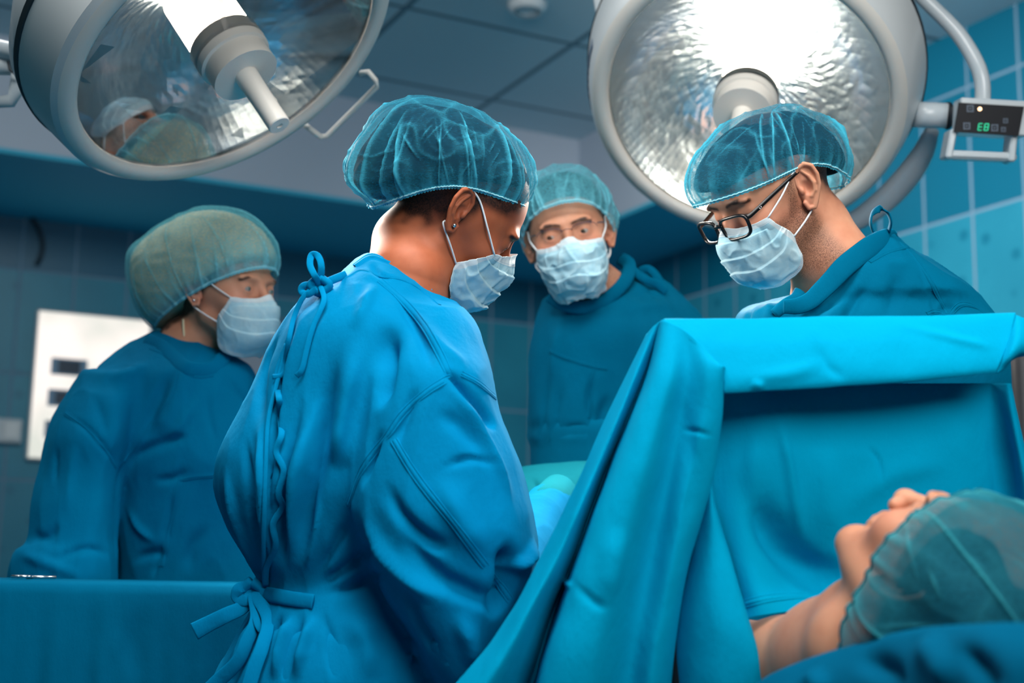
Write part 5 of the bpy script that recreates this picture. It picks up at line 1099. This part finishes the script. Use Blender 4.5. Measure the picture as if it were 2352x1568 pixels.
# folded top
def T_(x0, y0, x1, y1, d0, d1, sag=0, n=6): return [(x0 + (x1 - x0) * i / (n - 1), y0 + (y1 - y0) * i / (n - 1) + sag * math.sin(math.pi * i / (n - 1)), d0 + (d1 - d0) * i / (n - 1)) for i in range(n)]
rails = [T_(1540, 748, 2326, 742, 1.60, 1.64), T_(1532, 736, 2330, 722, 1.55, 1.59), T_(1525, 733, 2332, 720, 1.51, 1.56, 2), T_(1530, 740, 2331, 727, 1.50, 1.55, 0),
    T_(1590, 784, 2320, 775, 1.480, 1.535, 0), T_(1634, 824, 2306, 812, 1.470, 1.525, 3), T_(1662, 866, 2296, 838, 1.463, 1.52, 5), T_(1663, 898, 2291, 853, 1.462, 1.52, 3), T_(1664, 905, 2290, 857, 1.470, 1.525, 2), T_(1668, 898, 2286, 850, 1.50, 1.55, 2), T_(1670, 880, 2280, 838, 1.53, 1.575, 2)]
cloth_sheet('folded_top', rails, 90, 190, m_dr, dr, [([(1640, 870), (1800, 860), (1900, 830)], 16, 3), ([(1860, 760), (1900, 840), (1950, 870)], 14, -3), ([(2040, 740), (2200, 780), (2290, 800)], 10, 2.5), ([(1720, 880), (1760, 890)], 10, 4)], .0022, 8)
rails = [[(2331, 722, 1.553), (2344, 727, 1.55), (2360, 734, 1.555), (2380, 745, 1.57)], [(2318, 776, 1.535), (2336, 778, 1.525), (2362, 780, 1.535), (2390, 788, 1.56)], [(2304, 818, 1.525), (2322, 818, 1.518), (2350, 806, 1.53), (2390, 806, 1.56)], [(2290, 857, 1.524), (2308, 846, 1.53), (2334, 822, 1.54), (2392, 812, 1.57)]]
cloth_sheet('folded_corner', rails, 30, 40, m_dr, dr, (), .001)
# screen frame that carries the drape, standing on the table rail
MB().tube([P(1545, 752, 1.575), P(2326, 744, 1.615)], .008, 12).build('screen_bar', m_steel, dr, True)
for x, d in ((1560, 1.575), (2346, 1.66)):
    a = P(x, 762, d); MB().tube([a, [a[0], a[1], .80]], .014, 12).build('screen_post', m_matt, dr, True)
# operating table
hd = P(1980, 1500, 1.42); hf = P(1262, 1500, 2.44); ud = (hf - hd) * [1, 1, 0]; LT = np.linalg.norm(ud) / 2; ud /= np.linalg.norm(ud); sd_ = np.array([-ud[1], ud[0], 0])
c = (hd + hf) / 2 + 0; tb = thing('operating_table', [c[0], c[1], 0], 'black padded operating table under the patient, mostly hidden by drapes', 'operating table')
TZ = .815
mb = MB(); mb.box((c[0], c[1], TZ - .04), ud * (LT + .02), sd_ * .19, (0, 0, .04), .015); mb.build('mattress', m_matt, tb)
mb = MB(); mb.box((c[0], c[1], TZ - .105), ud * LT, sd_ * .18, (0, 0, .024), .006); mb.build('table_frame', m_steel, tb)
mb = MB(); mb.box((c[0], c[1], .40), ud * .16, sd_ * .14, (0, 0, .31), .02); mb.build('column', m_steel, tb)
mb = MB(); mb.box((c[0], c[1], .05), ud * .32, sd_ * .17, (0, 0, .05), .02); mb.build('base', m_steel, tb)
# sheet over the pillow in front of the patient's head
rails = [[(1700, 1640, 1.345), (1790, 1590, 1.325), (1880, 1540, 1.3), (2000, 1500, 1.25), (2130, 1480, 1.18), (2260, 1470, 1.12), (2440, 1470, 1.08)], [(1700, 1600, 1.295), (1766, 1549, 1.275), (1870, 1506, 1.25), (2000, 1465, 1.2), (2130, 1440, 1.13), (2260, 1433, 1.07), (2440, 1436, 1.03)], [(1700, 1620, 1.26), (1770, 1580, 1.24), (1880, 1530, 1.215), (2010, 1490, 1.165), (2140, 1462, 1.095), (2260, 1452, 1.035), (2440, 1450, 0.995)], [(1690, 1680, 1.23), (1780, 1650, 1.21), (1890, 1610, 1.185), (2020, 1570, 1.135), (2150, 1545, 1.065), (2270, 1530, 1.005), (2440, 1520, 0.965)], [(1690, 1760, 1.215), (1790, 1760, 1.195), (1890, 1760, 1.17), (2020, 1740, 1.12), (2150, 1720, 1.05), (2270, 1700, 0.99), (2440, 1680, 0.95)]]
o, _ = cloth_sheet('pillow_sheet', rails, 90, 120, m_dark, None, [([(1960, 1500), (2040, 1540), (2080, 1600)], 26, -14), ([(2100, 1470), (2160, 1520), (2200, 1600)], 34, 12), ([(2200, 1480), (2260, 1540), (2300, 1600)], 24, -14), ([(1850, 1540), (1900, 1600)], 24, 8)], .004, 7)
tag(setorigin(o), 'dark blue sheet bunched over the pillow in front of the capped patient', 'sheet')
# surgical field
rails = [[(1080, 1100, 2.44), (1200, 1072, 2.44), (1262, 1062, 2.44), (1350, 1057, 2.43), (1480, 1060, 2.42)], [(1080, 1120, 2.41), (1200, 1080, 2.41), (1262, 1068, 2.41), (1350, 1062, 2.40), (1480, 1066, 2.38)], [(1080, 1170, 2.36), (1204, 1110, 2.36), (1262, 1098, 2.35), (1350, 1090, 2.34), (1480, 1095, 2.32)],
    [(1090, 1230, 2.34), (1205, 1150, 2.32), (1250, 1148, 2.30), (1310, 1160, 2.28), (1480, 1150, 2.24)], [(1100, 1330, 2.26), (1210, 1240, 2.22), (1260, 1220, 2.20), (1320, 1220, 2.18), (1480, 1230, 2.12)], [(1100, 1500, 2.22), (1210, 1400, 2.18), (1260, 1400, 2.14), (1320, 1400, 2.10), (1480, 1400, 2.04)], [(1100, 1640, 2.22), (1210, 1560, 2.18), (1260, 1560, 2.14), (1320, 1560, 2.10), (1480, 1560, 2.04)]]
o, _ = cloth_sheet('field_drape', rails, 110, 90, m_field, None, [([(1215, 1090), (1240, 1130), (1260, 1150)], 9, -7), ([(1260, 1155), (1300, 1158), (1330, 1140)], 6, -8), ([(1275, 1100), (1320, 1110)], 12, 5)], .003, 9)
tag(setorigin(o), 'teal drape spread over the patient\'s body at the operating site', 'drape')
rails = [[(1215, 1150, 2.30), (1262, 1152, 2.28), (1300, 1162, 2.26), (1370, 1150, 2.24)], [(1216, 1176, 2.21), (1255, 1178, 2.20), (1300, 1182, 2.17), (1370, 1180, 2.14)], [(1218, 1220, 2.15), (1256, 1226, 2.14), (1300, 1228, 2.11), (1370, 1228, 2.08)], [(1226, 1290, 2.13), (1262, 1290, 2.11), (1310, 1290, 2.08), (1370, 1290, 2.05)]]
o, _ = cloth_sheet('towel', rails, 50, 50, m_towel, None, [([(1225, 1170), (1250, 1200), (1262, 1240)], 7, -7), ([(1270, 1165), (1262, 1200)], 7, 6), ([(1300, 1170), (1285, 1215)], 6, -5)], .003, 14)
tag(setorigin(o), 'pale turquoise towel lying on the teal drape between the gowns', 'towel')
# instrument table at the left
it = thing('instrument_table', [*P(250, 1400, 2.15)[:2], 0], 'instrument table under a dark blue drape at the lower left', 'table')
zt = P(300, 1336, 2.06)[2]
def HZ(px, py, z):
    r = P(px, py, 1) - CAM; return r
a, b = P(-260, 1333, 2.02), P(640, 1340, 2.08); a[2] = b[2] = zt; fw = CF * [1, 1, 0]; fw /= np.linalg.norm(fw)
vt = []; N1 = 120; K = 46
v, prof = [], [(.235, .0), (.18, .0), (.10, 0.0), (.03, .0), (.008, -.001), (.0, -.006), (-.003, -.02)] + [(-.004 - .012 * t, -.02 - t * (zt - .12)) for t in np.linspace(.02, 1, K)]
for i in range(N1):
    s = a + (b - a) * i / (N1 - 1)
    for j, (o_, dz) in enumerate(prof):
        dn = -dz / zt; wv = .020 * dn * math.sin(i * .33 + 1.2 * math.sin(i * .11)) + .008 * dn * math.sin(i * .83); v.append(s + fw * (o_ + wv) + np.array([0, 0, dz]))
v = np.array(v); M = len(prof); q = np.array([(i * M + j, i * M + j + 1, (i + 1) * M + j + 1, (i + 1) * M + j) for i in range(N1 - 1) for j in range(M - 1)])
v = sculpt(v, q, [([(0, 1496), (120, 1500), (250, 1506), (420, 1500)], 5, 3.5), ([(0, 1490), (120, 1494), (250, 1498)], 5, -3), ([(250, 1505), (265, 1480), (290, 1460)], 8, 4), ([(330, 1400), (300, 1480), (320, 1568)], 20, -5)])
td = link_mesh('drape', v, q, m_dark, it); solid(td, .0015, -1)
mb = MB(); mb.box(((a + b) / 2 + fw * .12 - [0, 0, .016]), (b - a) / 2 * .985, fw * .105, (0, 0, .012), .004); mb.build('table_top', m_steel, it)
for sx in (.04, .96):
    for sy in (.03, .21):
        e = a + (b - a) * sx + fw * sy; MB().tube([[e[0], e[1], zt - .02], [e[0], e[1], .0]], .013, 12).build('leg', m_steel, it, True)
ins = thing('instrument', P(56, 1334, 2.09) * [1, 1, 0] + [0, 0, zt], 'small polished steel clamp lying on the blue table drape at the left', 'instrument')
for i, (px, r) in enumerate(((44, .0042), (54, .0042))):
    cc = P(px, 1334, 2.08); cc[2] = zt + .005; MB().tube([cc + .011 * (math.cos(t) * CR + math.sin(t) * fw) for t in np.linspace(0, 6.3, 20)], .0026, 8, caps=False).build('ring', m_steel, ins, True)
cc = P(60, 1334, 2.08); cc[2] = zt + .004; MB().tube([cc, cc + CR * .04 + fw * .02], .0028, 8).build('shank', m_steel, ins, True)
